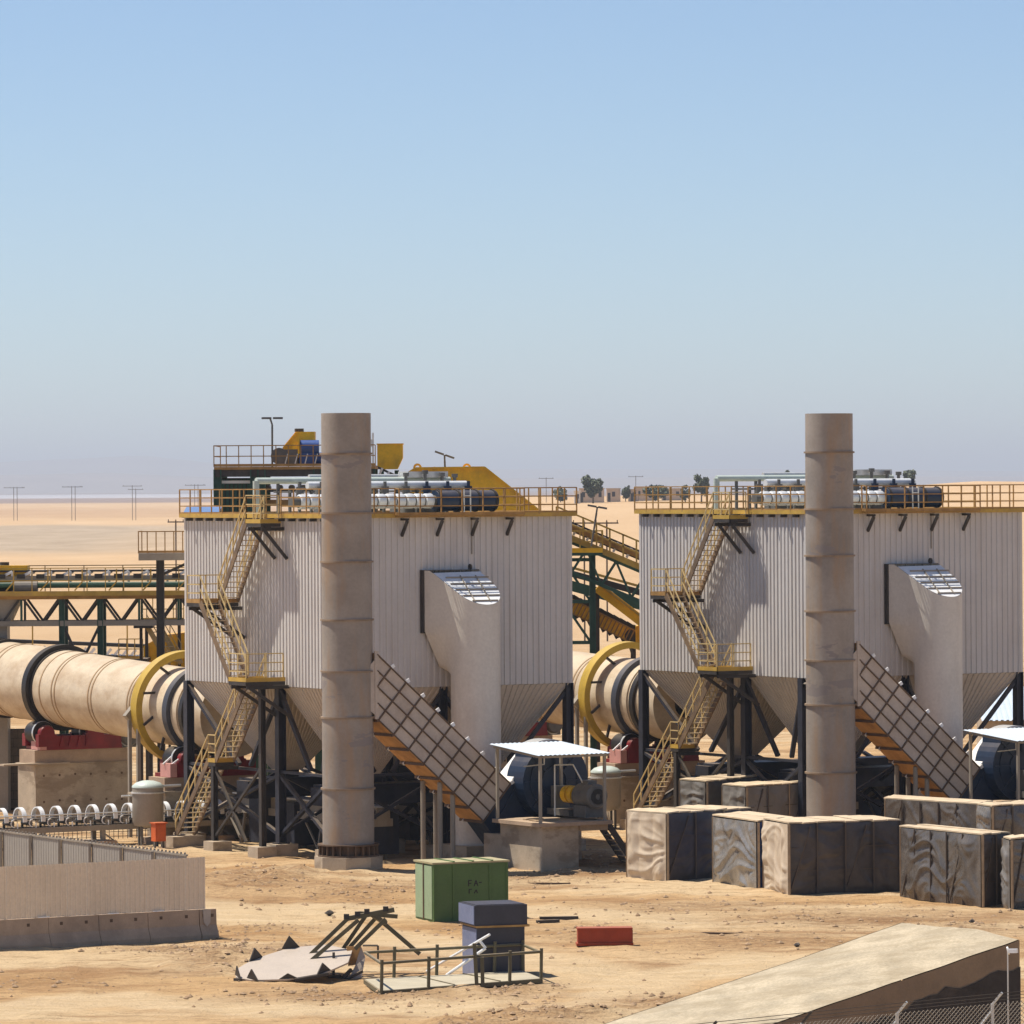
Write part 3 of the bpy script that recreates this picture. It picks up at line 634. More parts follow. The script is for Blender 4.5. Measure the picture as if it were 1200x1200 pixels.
T.part('flat_lid', MB().add([p + up_ for p in sorted(top, key=lambda p: math.atan2(p.y - dcy + 1e-9, p.x - dcx)) if p.z >= 11.27], [tuple(range(len(flat)))]), white_m)
def on(x, y): return V(x, y, ztop(x, y) + .04)
for y in (-.95, -1.32, -1.65, -2.0, -2.3):
    hw = math.sqrt(max(0, dr**2 - min(0, (y - dcy))**2)) * .97; xl = dcx - hw if y < dcy - .1 else max(4.45, dcx - hw - (y - dcy) * .6)
    T.part('lid_rib', MB().beam(on(xl, y), on(dcx + hw, y), .045, .06), tank_m, lid)
for x in (5.05, 5.75): T.part('lid_rib', MB().beam(on(x + .1, -.85), on(x - .1, -2.35), .04, .05), tank_m, lid)
T.part('wall_flange', MB().box((3.82, -.22, 8.82), (6.4, .0, 11.3)), dark_m)
T.part('conduit', MB().box((6.13, -.09, 11.9), (6.17, -.05, ZR - .1)), tank_m)
T.part('lifting_eye', MB().lathe((5.9, -.35, 11.40), (1, 0, 0), [(.05, -.03), (.12, -.03), (.12, .03), (.05, .03)], 12, closed=True), dark_m)
T.part('plinth', MB().box((dcx-1.1, dcy-1.1, -.3), (dcx+1.1, dcy+1.1, .56)), conc_m)

# panelled duct sloping from the fan up to the chimney
T = fam(LT('sloping_duct', 'rusty panelled duct sloping down from the chimney to the blue fan near the green container', 'duct', (4.4, -4.5, 2.0), 'sloping panelled ducts'),
        'rusty panelled duct sloping down from the chimney to the fan behind the crates')
yf, yb = -5.25, -3.55
P0t, P1t = V(-1.15, yf, 8.28), V(4.75, yf, 3.12)                     # upper edge of the front side
ax = (P1t - P0t).normalized(); dn = V(ax.z, 0, -ax.x); 
if dn.z > 0: dn = -dn
hgt_d = 1.85; P0b = P0t + V(0, 0, -hgt_d / abs(dn.z) ) ; P1b = P1t + dn * hgt_d
P0b = V(-1.15, yf, 8.28 - hgt_d / ax.x)
T.part('casing', MB().prism([P0t, P1t, P1b, P0b], (0, yb - yf, 0)), rustbounce_m)
ncol, nrow = 9, 4; L = (P1t - P0t).length
for r_ in range(nrow):
    for c_ in range(ncol):
        a = P0t + dn * (hgt_d * r_ / nrow); b = P0t + dn * (hgt_d * (r_ + 1) / nrow)
        s0, s1 = L * c_ / ncol, L * (c_ + 1) / ncol
        pts = [a + ax*(s0+.03) + dn*.03, a + ax*(s1-.03) + dn*.03, b + ax*(s1-.03) - dn*.03, b + ax*(s0+.03) - dn*.03]
        pts = [p if p.x >= -1.12 else p + ax * ((-1.12 - p.x) / ax.x) for p in pts]
        if (pts[1] - pts[0]).length < .1 and (pts[2] - pts[3]).length < .1: continue
        T.part('side_panel', MB().prism([p + V(0, -.012, 0) for p in pts], (0, -.02, 0)), panel_m)
# extra wedge where the lower part meets the stack
T.part('side_panel', MB().prism([V(-1.12, yf-.012, 8.1), P0t + dn*hgt_d + V(0, -.012, 0), V(-1.12, yf-.012, P0b.z + .05)], (0, -.02, 0)), panel_m)
for c_ in range(ncol + 1):
    s = L * c_ / ncol; a = P0t + ax*s; b = a + dn*hgt_d
    if a.x < -1.1: continue
    x0 = max(b.x, -1.1); b2 = b if b.x >= -1.1 else a + dn * ((a.x + 1.1) / -dn.x)
    T.part('stiffener', MB().beam(a + V(0, -.05, 0), b2 + V(0, -.05, 0), .06, .055), rib_m)
    if b.x > -1.15: T.part('under_rib', MB().beam(b + V(0, -.05, 0) + dn*.04, b + V(0, yb - yf, 0) + dn*.04, .07, .1), rib_m)
    T.part('top_lug', MB().beam(a - dn*.02 + V(0, -.03, 0), a - dn*.17 + V(0, -.03, 0) + ax*.05, .05, .14), white_m)
    if b.x > -1.0: T.part('lower_lug', MB().beam(b + V(0, 1.4, 0), b + dn*.13 + V(0, 1.4, 0), .05, .1), white_m)
for r_ in range(nrow + 1):
    a = P0t + dn * (hgt_d * r_ / nrow); a2 = a if a.x >= -1.1 else a + ax * ((-1.1 - a.x) / ax.x)
    T.part('stringer_bar', MB().beam(a2 + V(0, -.05, 0), P1t + dn*(hgt_d*r_/nrow) + V(0, -.05, 0), .05, .045), rib_m)
T.part('end_frame', MB().box((-1.2, yf-.06, P0b.z-.05), (-1.04, yf+.02, 8.35)), panel_m)
for q in (0.62, .74): 
    b = P0b.lerp(P1b, q); T.part('prop', MB().tube((b.x, yf+.2, -.2), (b.x, yf+.2, b.z-.02), .1, 10).tube((b.x, yb-.2, -.2), (b.x, yb-.2, b.z-.02), .1, 10), tank_m)

# blue exhaust fan
fx, fy, fz = 6.35, -5.3, 3.2
T = fam(LT('exhaust_fan', 'dark blue exhaust fan under the white canopy by the green container', 'fan', (fx, fy, 0), 'exhaust fans'),
        'dark blue exhaust fan under the white canopy behind the crates')
vol = [(fx + 1.38*(1 + .16*(t/6.28))*math.cos(t + 2.4), 0, fz + 1.38*(1 + .16*(t/6.28))*math.sin(t + 2.4)) for t in [i*2*math.pi/40 for i in range(40)]]
T.part('volute', MB().prism([(x, fy-.62, z) for x, _, z in vol], (0, 1.25, 0)), blue_m)
T.part('rim', MB().ring((fx, fy-.62, fz), (0, -1, 0), 1.02, 1.1, 0, .05).ring((fx, fy-.62, fz), (0, -1, 0), .5, .58, 0, .06), blue_m)
for i in range(8):
    t = i * math.pi / 4; T.part('side_rib', MB().beam((fx + .58*math.cos(t), fy-.66, fz + .58*math.sin(t)), (fx + 1.35*math.cos(t), fy-.66, fz + 1.35*math.sin(t)), .06, .07, (0, 1, 0)), blue_m)
q0, q1 = P1t + ax*.02, P1b + ax*.02
T.part('outlet_box', MB().prism([q0, V(fx - .3, yf, 4.35), V(fx - .6, yf, 1.15), V(4.35, yf, .72), q1], (0, 1.35, 0)), blue_m)
T.part('sunlit_outlet_top', MB().prism([q0 + V(.05, .05, .02), V(fx - .3, yf + .05, 4.4), V(fx - .3, yf + .05, 4.5), q0 + V(.05, .05, .12)], (0, 1.2, 0)), white_m)  # white sheet paints the sunlit top of the blue outlet box
T.part('sunlit_volute_top', MB().lathe((fx, fy - .3, fz), (0, 1, 0), [(1.45, 0), (1.60, 0), (1.60, .9), (1.45, .9)], 24, a0=-.5, a1=.75, closed=True), galv_m)  # pale band paints the sunlit top of the blue volute
T.part('outlet_rib', MB().beam(q0 + V(0, -.03, 0), q1 + V(0, -.03, 0), .08, .1).beam(q0 + V(.3, -.03, -.02), q1 + V(.55, -.03, -.15), .05, .06), blue_m)
mx, mz = 6.2, 2.75
T.part('shaft', MB().tube((fx, fy-.7, mz), (fx, -8.3, mz), .1, 12), galv_m)
T.part('coupling_guard', MB().lathe((fx, -7.6, mz), (0, 1, 0), [(.05, 0), (.34, 0), (.34, .32), (.2, .32), (.2, .42), (.34, .42), (.34, .74), (.05, .74)], 20), yellow_m, smooth=30)
T.part('bearing_block', MB().box((fx-.3, -6.55, 1.95), (fx+.3, -6.15, 3.05)).box((fx-.45, -7.7, 1.95), (fx+.45, -6.1, 2.2)), motor_m)
mo = T.part('motor', MB().lathe((fx, -9.1, mz), (0, 1, 0), [(0, 0), (.4, 0), (.48, .08), (.48, 1.15), (.38, 1.25), (0, 1.25)], 28).box((fx-.42, -8.9, 1.95), (fx+.42, -8.0, 2.4)).box((fx-.2, -8.7, 3.1), (fx+.2, -8.2, 3.35)), motor_m, smooth=30)
T.part('fan_cowl', MB().ring((fx, -9.1, mz), (0, 1, 0), .12, .3, -.04, .0, 24), black_m, mo)
T.part('conduit', MB().path([(5.1, -8.0, 2.0), (5.1, -8.0, 3.95), (5.8, -8.2, 3.95), (6.2, -8.3, 3.2)], .03).path([(5.0, -7.4, 4.4), (5.0, -7.4, 3.95), (4.1, -7.4, 3.9)], .025), galv_m)

T = fam(LT('fan_plinth', 'concrete block carrying the fan deck beside the green container', 'plinth', (4.5, -7.7, 0), 'fan plinths'),
        'concrete block carrying the fan deck hidden behind the tarpaulin-covered crates')
T.part('block', MB().box((3.75, -9.3, -.4), (5.35, -6.2, 1.72)), conc_m)
T.part('step_block', MB().box((3.78, -6.2, -.4), (5.0, -4.9, 1.25)), conc_m)
T.part('rear_block', MB().box((5.36, -7.0, -.4), (6.9, -4.6, 1.6)), conc_m)
T.part('deck', MB().box((3.5, -9.55, 1.72), (6.75, -6.0, 1.86)), conc2_m)
T.part('deck_beam', MB().box((5.36, -9.4, 1.5), (6.6, -9.2, 1.715)).box((5.36, -6.4, 1.5), (6.6, -6.2, 1.715)), wood_m)
for i, (a, b) in enumerate((((3.9, -8.6), (4.9, -8.4)), ((4.0, -8.1), (5.2, -8.0)), ((4.1, -7.5), (4.9, -7.4)))): T.part('loose_board', MB().box((*a, 1.865), (b[0], b[1] + .12, 1.91)), wood_m)
flight(T, (7.95, -9.2, .1), (6.7, -9.2, 1.75), (0, .7, 0), sides=(), m_str=dark_m)
T = fam(LT('fan_canopy', 'white ribbed sheet canopy on thin posts over the fan by the green container', 'canopy', (4.5, -7.7, 1.86), 'fan canopies'),
        'white ribbed sheet canopy on thin posts over the fan behind the crates')
x0, x1, y0, y1 = 3.35, 6.6, -9.75, -6.1
nw = 16; vs = []
for i in range(nw*2 + 1):
    t = i / (nw*2); x = x0 + (x1 - x0) * t; b = .03 if i % 2 else 0
    vs += [(x, y0, 4.42 + b), (x, y1, 4.72 + b)]
T.part('roof_sheet', MB().add(vs, [(2*i, 2*i+2, 2*i+3, 2*i+1) for i in range(nw*2)]), roofw_m)
T.part('roof_frame', MB().beam((x0+.1, y0+.15, 4.36), (x1-.1, y0+.15, 4.36), .06, .08).beam((x0+.1, y1-.15, 4.6), (x1-.1, y1-.15, 4.6), .06, .08).beam((x0+.12, y0+.1, 4.36), (x0+.12, y1-.1, 4.62), .06, .08).beam((x1-.12, y0+.1, 4.36), (x1-.12, y1-.1, 4.62), .06, .08), tank_m)
for x, y, z in ((3.6, -9.42, 4.34), (6.45, -9.42, 4.34), (3.6, -6.25, 4.58), (6.45, -6.25, 4.58)): T.part('post', MB().beam((x, y, 1.86), (x, y, z), .1, .1), tank_m)

# roof pipework
T = fam(LT('roof_pipework', 'white lagged pipes and dark blue drums on the roof before the yellow hood', 'pipework', (5.5, 6.5, ZR), 'roof pipework'),
        'white lagged pipes and dark blue drums on the roof above the crates')
for y, r_, z, a, b in ((5.2, .3, 14.0, 1.2, 7.4),):
    n = 14
    for i in range(n):
        p, q = a + (b - a) * i / n, a + (b - a) * (i + 1) / n
        T.part('lagging', MB().lathe((p + .03, y, z), (1, 0, 0), [(r_-.06, 0), (r_, .04), (r_, q-p-.1), (r_-.06, q-p-.05)], 18), foil_m, smooth=50)
    T.part('core_pipe', MB().tube((a - .3, y, z), (b + .3, y, z), r_-.08, 16), motor_m)
T.part('drum', MB().tube((7.5, 5.2, 14.0), (10.3, 5.2, 14.0), .42, 24), blue_m, smooth=40)
for x in (7.6, 8.5, 9.4, 10.2): T.part('drum_band', MB().ring((x, 5.2, 14.0), (1, 0, 0), .40, .46, -.04, .04, 24), black_m)
T.part('drum_ladder', MB().beam((8.6, 4.7, 13.5), (8.6, 4.7, 14.5), .04, .04).beam((8.9, 4.7, 13.5), (8.9, 4.7, 14.5), .04, .04).beam((8.6, 4.7, 13.8), (8.9, 4.7, 13.8), .04, .04).beam((8.6, 4.7, 14.2), (8.9, 4.7, 14.2), .04, .04), galv_m)
T.part('header_pipe', MB().path([(.6, 7.6, 13.5), (.6, 7.6, 14.85), (9.6, 7.6, 14.85)], .13, 12), tankcap_m, smooth=40)
T.part('header_pipe', MB().path([(2.4, 6.6, 14.65), (9.8, 6.6, 14.65)], .16, 12), foil_m, smooth=40)
T.part('header_pipe', MB().path([(3.4, 8.3, 15.0), (8.6, 8.3, 15.0)], .10, 12), galv_m, smooth=40)
for i in range(9):
    x = 1.6 + i * .98
    T.part('support', MB().beam((x, 7.6, 13.44), (x, 7.6, 14.75), .1, .1).beam((x, 6.6, 13.44), (x, 6.6, 14.5), .1, .1).beam((x, 6.4, 14.4), (x, 7.9, 14.4), .1, .08), motor_m)
    T.part('valve', MB().tube((x + .3, 6.3, 14.1), (x + .3, 6.3, 14.6), .16, 10).tube((x + .3, 6.3, 14.55), (x + .3, 6.3, 14.8), .07, 8).tube((x+.3, 6.3, 14.3), (x+.3, 5.4, 14.15), .07, 8), blue_m if i > 5 else motor_m)
T.part('cabinet', MB().box((7.9, 8.4, 13.46), (10.0, 9.6, 14.3)).box((4.2, 8.6, 13.46), (6.6, 9.4, 14.5)), motor_m)
for x, h_ in ((7.2, 15.15), (8.1, 15.25), (8.9, 15.15), (9.5, 15.1)): T.part('vent_stub', MB().tube((x, 7.0, 13.46), (x, 7.0, h_), .07, 8).tube((x, 7.0, h_-.15), (x, 7.0, h_), .13, 8), motor_m)
T.part('purge_box', MB().box((7.4, 7.2, 14.95), (9.3, 8.0, 15.2)), galv_m)

# rotary kiln behind the house: axis runs to the house, slightly downhill
KX, KY, KZ, SL = 2.46, 17.5, 5.35, 0.04
ka = V(0, -1, -SL).normalized()
def kp(y): return V(KX, y, KZ + SL * (y - KY))
T = fam(LT('rotary_kiln', 'long cream rotary kiln with dark tyre riding over the red roller station and tall pier', 'kiln', (KX, KY, 0), 'rotary kilns'),
        'cream rotary kiln running into the filter house behind the crates')
KR = 1.66
def kring(name, y, ri, ro, w, m, n=64, sm_=40): return T.part(name, MB().ring(kp(y), ka, ri, ro, -w/2, w/2, n), m, smooth=sm_)
cuts = [12.9, 15.0, 17.0, 19.6, 23.3, 26.9, 28.4, 30.6, 33.2, 36.0, 40.0, 44.0]
for y0, y1 in zip(cuts[:-1], cuts[1:]):
    T.part('shell_section', MB().lathe(kp(y1), ka, [(KR, .0), (KR, (y1-y0)*1.0008)], 72), kiln_m, smooth=40)
for y in (19.5, 19.75, 23.2, 23.5, 26.8, 27.1, 28.3, 33.2, 33.6, 36.0, 40.0): kring('weld_band', y, KR-.02, KR+.022, .09, kring_m)
tyre = kring('tyre', 29.4, KR+.02, KR+.24, .42, black_m); kring('tyre_pad', 29.4, KR-.02, KR+.05, .75, black_m)
for y in (35.0, 35.5, 36.3): kring('seal_ring', y, KR-.02, KR+.12, .12, black_m)
kring('seal_ring', 15.9, KR-.02, KR+.20, .40, slate_m); kring('seal_ring', 15.2, KR-.02, KR+.06, .25, kiln_m); kring('tyre', 14.6, KR, KR+.14, .3, black_m)
T.part('end_hood', MB().lathe(kp(13.0), ka, [(KR+.02, -.8), (KR+.05, .1), (.6, .1)], 48), kiln_m, smooth=40)
gd = kring('gear_guard', 17.7, 2.10, 2.38, .55, ochre_m, 72)
for i in range(10):
    t = 2*math.pi*i/10 + .2; c = kp(17.4); u_ = V(1, 0, 0); w_ = V(0, 0, 1)
    T.part('guard_strut', MB().beam(c + (u_*math.cos(t) + w_*math.sin(t))*1.6, c + (u_*math.cos(t+.12) + w_*math.sin(t+.12))*2.15, .1, .1), dark_m, gd)
T.part('guard_post', MB().beam((KX-2.35, 18.1, -.3), (KX-2.35, 18.1, 5.2), .14, .14).beam((KX-2.15, 17.7, -.3), (KX-2.15, 17.7, 4.6), .14, .14).beam((KX-2.5, 18.1, 4.95), (KX-2.0, 18.1, 5.5), .3, .3), tank_m)

def pier(y0, y1, x0, x1, ztop, l1, l2, keep=True):
    P = LT('kiln_pier', l1, 'pier', ((x0+x1)/2, (y0+y1)/2, 0), 'kiln piers')
    global T; T = P
    if l2: fam(P, l2)
    P.part('pier_body', MB().box((x0, y0, -.4), (x1, y1, ztop - .62)), conc_m)
    P.part('pier_cap', MB().box((x0 + .02, y0 + .12, ztop - .58), (x1 - .05, y1 - .12, ztop)), conc2_m)
    P.part('ledge', MB().box((x0 - 1.6, y0 - .15, ztop - .62), (x0 + 1.6, y0 + .3, ztop - .54)).box((x0 - .1, y0 - .05, ztop - .62), (x1 + .02, y1 + .05, ztop - .585)), conc_m)
    rr = random.Random(int(y0))
    tm = mesh_of(MB().lathe((0, 0, 0), (0, -1, 0), [(0, .004), (.055, .004), (.055, -.03)], 10), 'tie_hole', rib_m)
    for i in range(6):
        for j in range(2): P.inst('tie_hole', tm, (x0 + .4 + i*(x1-x0-.8)/5, y0 - .004, .9 + j * 1.15 + rr.uniform(-.05, .05)))
    return P
def rollers(y, x0, x1, z, rad, l1, l2):
    global T
    T = LT('roller_station', l1, 'roller station', (KX, y, z), 'kiln roller stations')
    if l2: fam(T, l2)
    T.part('base_frame', MB().box((x0+.3, y-.75, z), (x1-.2, y+.75, z+.16)).box((x0 + .55, y-.8, z+.16), (x1-.25, y-.55, z+.62)).box((x0+.55, y+.55, z+.16), (x1-.25, y+.8, z+.62)), red_m)
    T.part('sunlit_end', MB().box((x0+.22, y-.82, z+.02), (x0+.53, y+.1, z+.58)), redlit_m)
    for x in (KX - 1.15, KX + 1.15):
        r = T.part('roller', MB().lathe((x, y-.45, z+.75), (0, 1, 0), [(.12, 0), (.5, 0), (.5, .9), (.12, .9)], 28), black_m, smooth=30)
        T.part('roller_rim', MB().ring((x, y-.43, z+.75), (0, 1, 0), .38, .515, .0, .12, 28), galv_m, r)
        for s in (-1, 1):
            T.part('bearing_housing', MB().lathe((x + .02, y + s*.68 - .16, z+.72), (0, 1, 0), [(0, 0), (.34, 0), (.38, .06), (.38, .26), (.34, .32), (0, .32)], 20).box((x-.42, y + s*.68 - .16, z+.16), (x+.46, y + s*.68 + .16, z+.7)), red_m, smooth=30)
    for k in range(4): T.part('gusset', MB().prism([(KX - .55 + k*.42, y-.86, z+.16), (KX - .3 + k*.42, y-.86, z+.16), (KX - .42 + k*.42, y-.86, z+.66)], (0, .1, 0)), red_m)
    T.part('tie_bar', MB().beam((x0+.35, y-.7, z+.55), (KX-1.1, y-.7, z+1.0), .06, .06).beam((x0+.15, y-.3, z+.55), (KX-1.4, y-.3, z+1.02), .06, .06), white_m)
pier(28.6, 30.4, .75, 5.35, 3.12, 'tall stained concrete pier under the red roller station and dark kiln tyre', 'stained concrete pier under the upper tyre of the kiln hidden behind the filter house')
rollers(29.4, .75, 5.2, 3.12, .5, 'red roller station with grey gearbox on the tall stained pier', 'red roller station under the upper tyre of the kiln hidden behind the filter house')
gb = T.part('gearbox', MB().box((5.0, 28.75, 3.13), (5.75, 29.5, 3.55)).lathe((5.35, 28.5, 3.62), (0, 1, 0), [(0, 0), (.36, 0), (.42, .08), (.42, .9), (0, .9)], 24), motor_m, smooth=30)
T.part('gearbox_fin', MB().ring((5.35, 28.7, 3.62), (0, 1, 0), .36, .46, 0, .06, 24).ring((5.35, 28.95, 3.62), (0, 1, 0), .36, .46, 0, .06, 24), galv_m, gb)
pier(15.2, 16.9, .3, 5.0, 2.55, 'low concrete pier under the kiln end behind the round grey tank', 'low concrete pier under the kiln end behind the tank and the crates')
rollers(16.0, .3, 4.8, 2.55, .5, 'red roller station half hidden behind the staircase by the orange cabinet', 'red roller station half hidden behind the staircase and crates')

# upright tank by the staircase
T = fam(LT('round_tank', 'upright grey round tank with pale domed lid beside the orange cabinet', 'tank', (-1.3, 12.6, 0), 'upright round tanks'),
        'upright grey round tank with pale domed lid beside the fan canopy')
tx, ty = -1.75, 12.75
T.part('body', MB().lathe((tx, ty, 0), (0,0,1), [(.18, .72), (.55, .80), (.64, 1.0), (.64, 2.35)], 36), tank_m, smooth=35)
T.part('lid_rim', MB().ring((tx, ty, 0), (0,0,1), .60, .69, 2.12, 2.18, 36), galv_m)
T.part('lid', MB().lathe((tx, ty, 0), (0,0,1), [(.655, 2.352), (.655, 2.42), (.5, 2.55), (.25, 2.63), (0, 2.65)], 36), tankcap_m, smooth=50)
for i in range(4):
    t = .5 + i*math.pi/2; T.part('leg', MB().beam((tx + .45*math.cos(t), ty + .45*math.sin(t), -.2), (tx + .45*math.cos(t), ty + .45*math.sin(t), .85), .08, .08), motor_m)
T.part('side_pipe', MB().path([(tx + .5, ty, 2.38), (tx + 1.6, ty + .2, 2.38)], .06).path([(tx - .9, ty + .6, 2.0), (tx + .1, ty + .5, 2.0)], .05), galv_m)

# ------------------------------------------------------------------ second line: copies with their own labels
OFFV = Vector(OFF)
for e, lab in FAM:
    c = copy_tree(e); c.location = e.location + OFFV; c['label'] = lab
    if e.name.startswith('rotary_kiln'): pass

# ================================================================== long hooped belt conveyor passing behind both houses
T = LT('belt_conveyor', 'low belt conveyor under white hoops passing behind the grey tanks', 'conveyor', (8, 14.6, 0))
cy0, cxa, cxb = 14.6, -9.5, 34.0
T.part('belt', MB().box((cxa, cy0-.38, 1.12), (cxb, cy0+.38, 1.16)).box((cxa, cy0-.34, .72), (cxb, cy0+.34, .75)), belt_m)
T.part('side_rail', MB().box((cxa, cy0-.52, .58), (cxb, cy0-.44, .80)).box((cxa, cy0+.44, .58), (cxb, cy0+.52, .80)), tank_m)
T.part('handline', MB().tube((cxa, cy0-.5, 1.3), (cxb, cy0-.5, 1.3), .03, 6), galv_m)
hoop = mesh_of(MB().lathe((0, 0, 0), (1, 0, 0), [(.46, -.09), (.51, -.09), (.51, .09), (.46, .09)], 20, ref=(0, 1, 0), a0=-.15, a1=math.pi + .15, closed=True), 'hoop', white_m)
idl = mesh_of(MB().tube((0, -.4, 0), (0, .4, 0), .09, 10).box((-.05, -.45, -.35), (.05, -.40, .1)).box((-.05, .40, -.35), (.05, .45, .1)), 'idler', motor_m)
brk = mesh_of(MB().lathe((0, -.44, .0), (0, -1, 0), [(.13, 0), (.17, 0), (.17, .04), (.13, .04)], 12, a0=0, a1=math.pi, closed=True).box((.13, -.48, -.32), (.17, -.44, 0)), 'idler_bracket', white_m)
n = int((cxb - cxa) / .82)
for i in range(n):
    x = cxa + .4 + i * .82
    T.inst('hoop', hoop, (x, cy0, 1.12)); T.inst('idler', idl, (x + .3, cy0, .98)); T.inst('idler_bracket', brk, (x + .35, cy0, 1.0))
for i in range(int((cxb - cxa) / 2.7)):
    x = cxa + 1 + i * 2.7
    T.part('leg', MB().box((x-.09, cy0-.5, -.3), (x+.09, cy0-.36, .58)).box((x-.09, cy0+.36, -.3), (x+.09, cy0+.5, .58)).beam((x, cy0-.42, .5), (x + .7, cy0-.42, .0), .05, .05), tank_m)
    T.part('pad', MB().box((x-.5, cy0-.75, -.3), (x+.5, cy0+.75, .16)), conc2_m)

T = LT('orange_cabinet', 'small orange electrical cabinet beside the tank and staircase foot', 'cabinet', (-2.5, 11.2, 0))
T.part('box', MB().box((-2.42, 10.75, .28), (-1.95, 11.15, 1.0)), orange_m); T.part('door', MB().box((-2.38, 10.725, .33), (-1.99, 10.748, .95)), orange_m)
T.part('roof', MB().box((-2.47, 10.68, 1.0), (-1.90, 11.2, 1.04)), orange_m)
for x in (-2.38, -2.0): T.part('leg', MB().box((x-.03, 10.85, -.2), (x+.03, 10.95, .28)), motor_m)

# mesh fence behind the conveyor
T = LT('mesh_fence', 'low open wire mesh fence behind the hooped conveyor', 'fence', (-6, 16.2, 0))
for i in range(5): T.part('post', MB().box((-10 + i*2.6, 16.18, -.2), (-9.94 + i*2.6, 16.24, 1.0)), dark_m)
T.part('wire_grid', MB().add([], []), dark_m) if False else None
gmb = MB()
for k in range(5): gmb.beam((-10, 16.2, .15 + k*.2), (.3, 16.2, .15 + k*.2), .02, .02)
for k in range(50): gmb.beam((-10 + k*.21, 16.2, 0.05), (-10 + k*.21, 16.2, 1.0), .02, .02)
T.part('wire_grid', gmb, dark_m)

# block wall at the far left behind the pier
p = G(20, 948); T = WT('block_wall', 'dark brown block wall below the kiln beside the tall stained pier', 'wall', p)
for j in range(9):
    for i in range(11):
        x0 = p[0] - 4.2 + i*.42 + (.21 if j % 2 else 0)
        T.inst('block', bpy.data.meshes.get('block_piece') or (lambda: (setattr(mesh_of(MB().box((0, 0, 0), (.405, .3, .385)), 'block_piece', block_m), 'name', 'block_piece'), bpy.data.meshes['block_piece'])[1])(), (x0, p[1] + .6, j*.4))
T.part('mortar', MB().box((p[0]-4.2, p[1] + .62, -.3), (p[0] + .6, p[1] + .88, 3.62)), dark_m)

# ================================================================== conveyor bridge behind the kiln on the left
Yb = 232.0
def dv(px, py, Y=Yb): return Vector(D(px, py, Y))
T = WT('conveyor_bridge', 'yellow and rust truss conveyor bridge on green legs behind the kiln with the tall pier', 'conveyor', tuple(D(95, 800, Yb)[:2]) + (0,))
La, Lb = -90, 232; dw = V(0, 1.7, 0)
zt, zb_, zd, zbelt = dv(0, 699).z, dv(0, 731).z, dv(0, 695).z, dv(0, 670).z
xa, xb = dv(La, 700).x, dv(Lb, 700).x
for o in (0, 1.7):
    T.part('top_chord', MB().box((xa, Yb+o-.09, zt-.14), (xb, Yb+o+.09, zt+.02)), tank_m if o else rustrail_m)
    T.part('bottom_chord', MB().box((xa, Yb+o-.09, zb_-.12), (xb, Yb+o+.09, zb_+.12)), tank_m)
    nb = 7
    for i in range(nb):
        x0, x1 = xa + (xb-xa)*i/nb, xa + (xb-xa)*(i+1)/nb; xm = (x0+x1)/2
        T.part('diagonal', MB().beam((x0, Yb+o, zb_), (xm, Yb+o, zt), .1, .1) if i % 2 == 0 or True else MB(), dark_m)
        T.part('diagonal', MB().beam((xm, Yb+o, zt), (x1, Yb+o, zb_), .13, .1), dark_m)
        T.part('vertical', MB().beam((xm, Yb+o, zb_), (xm, Yb+o, zt), .13, .1), green_m)
dk = T.part('deck', MB().box((xa, Yb-.5, zt+.02), (xb, Yb+2.1, zd)), dark_m)
T.part('kick_plate', MB().box((xa, Yb-.54, zt+.02), (xb, Yb-.5, zd+.08)), yrail_m, dk)
railing(T, [(xa, Yb-.5, zd), (xb, Yb-.5, zd)], h=1.12, spacing=.85, m=yrail_m, toe=0, r=.02); railing(T, [(xa, Yb+2.1, zd), (xb, Yb+2.1, zd)], h=1.2, spacing=1.7, m=rustrail_m, toe=0, r=.02)
T.part('belt', MB().box((xa, Yb+.25, zbelt-.03), (xb, Yb+1.35, zbelt+.05)).box((xa, Yb+.3, zd+.28), (xb, Yb+1.3, zd+.32)), belt_m)
T.part('belt_frame', MB().box((xa, Yb+.12, zbelt-.42), (xb, Yb+.2, zbelt-.22)).box((xa, Yb+1.4, zbelt-.42), (xb, Yb+1.48, zbelt-.22)), tank_m)
T.part('return_pipe', MB().tube((xa, Yb-.05, zd+.35), (xb, Yb-.05, zd+.35), .14, 10), green_m)
idm = mesh_of(MB().beam((-.35, 0, .0), (0, 0, .18), .09, .12).tube((0, -.1, .12), (0, 1.1, .12), .07, 8).box((-.05, -.02, -.4), (.05, .04, .15)), 'idler', white_m)
idk = mesh_of(MB().box((-.18, -.12, -.16), (.18, 0, .04)), 'idler_guard', dark_m)
for i in range(14):
    x = xa + .5 + i*.88
    T.inst('idler', idm, (x, Yb+.22, zbelt-.18)); T.inst('idler_guard', idk, (x + .4, Yb+.2, zbelt-.16))
for i in range(8):
    x = xa + .7 + i*1.55; T.part('hanger', MB().beam((x, Yb-.45, zd+.1), (x+.35, Yb-.45, zd+.5), .06, .06).beam((x+.35, Yb-.45, zd+.5), (x+.35, Yb-.45, zbelt+.1), .06, .06), yrail_m)
for px in (73, 118): 
    q = dv(px, 800)
    for o in (0, 1.7): T.part('leg', MB().hbeam((q.x, Yb+o, -.3), (q.x, Yb+o, zt-.15), .24, .26, .04, (1, 0, 0)), green_m)
T.part('leg_brace', MB().beam((dv(75, 735).x, Yb, dv(0, 735).z), (dv(100, 790).x, Yb, dv(0, 790).z), .12, .12).beam((dv(116, 735).x, Yb, dv(0, 735).z), (dv(92, 785).x, Yb, dv(0, 785).z), .12, .12), dark_m)
q = dv(5, 700)
T.part('end_leg', MB().box((q.x-1.2, Yb+.2, -.3), (q.x+.1, Yb+1.5, zb_)), tank_m)
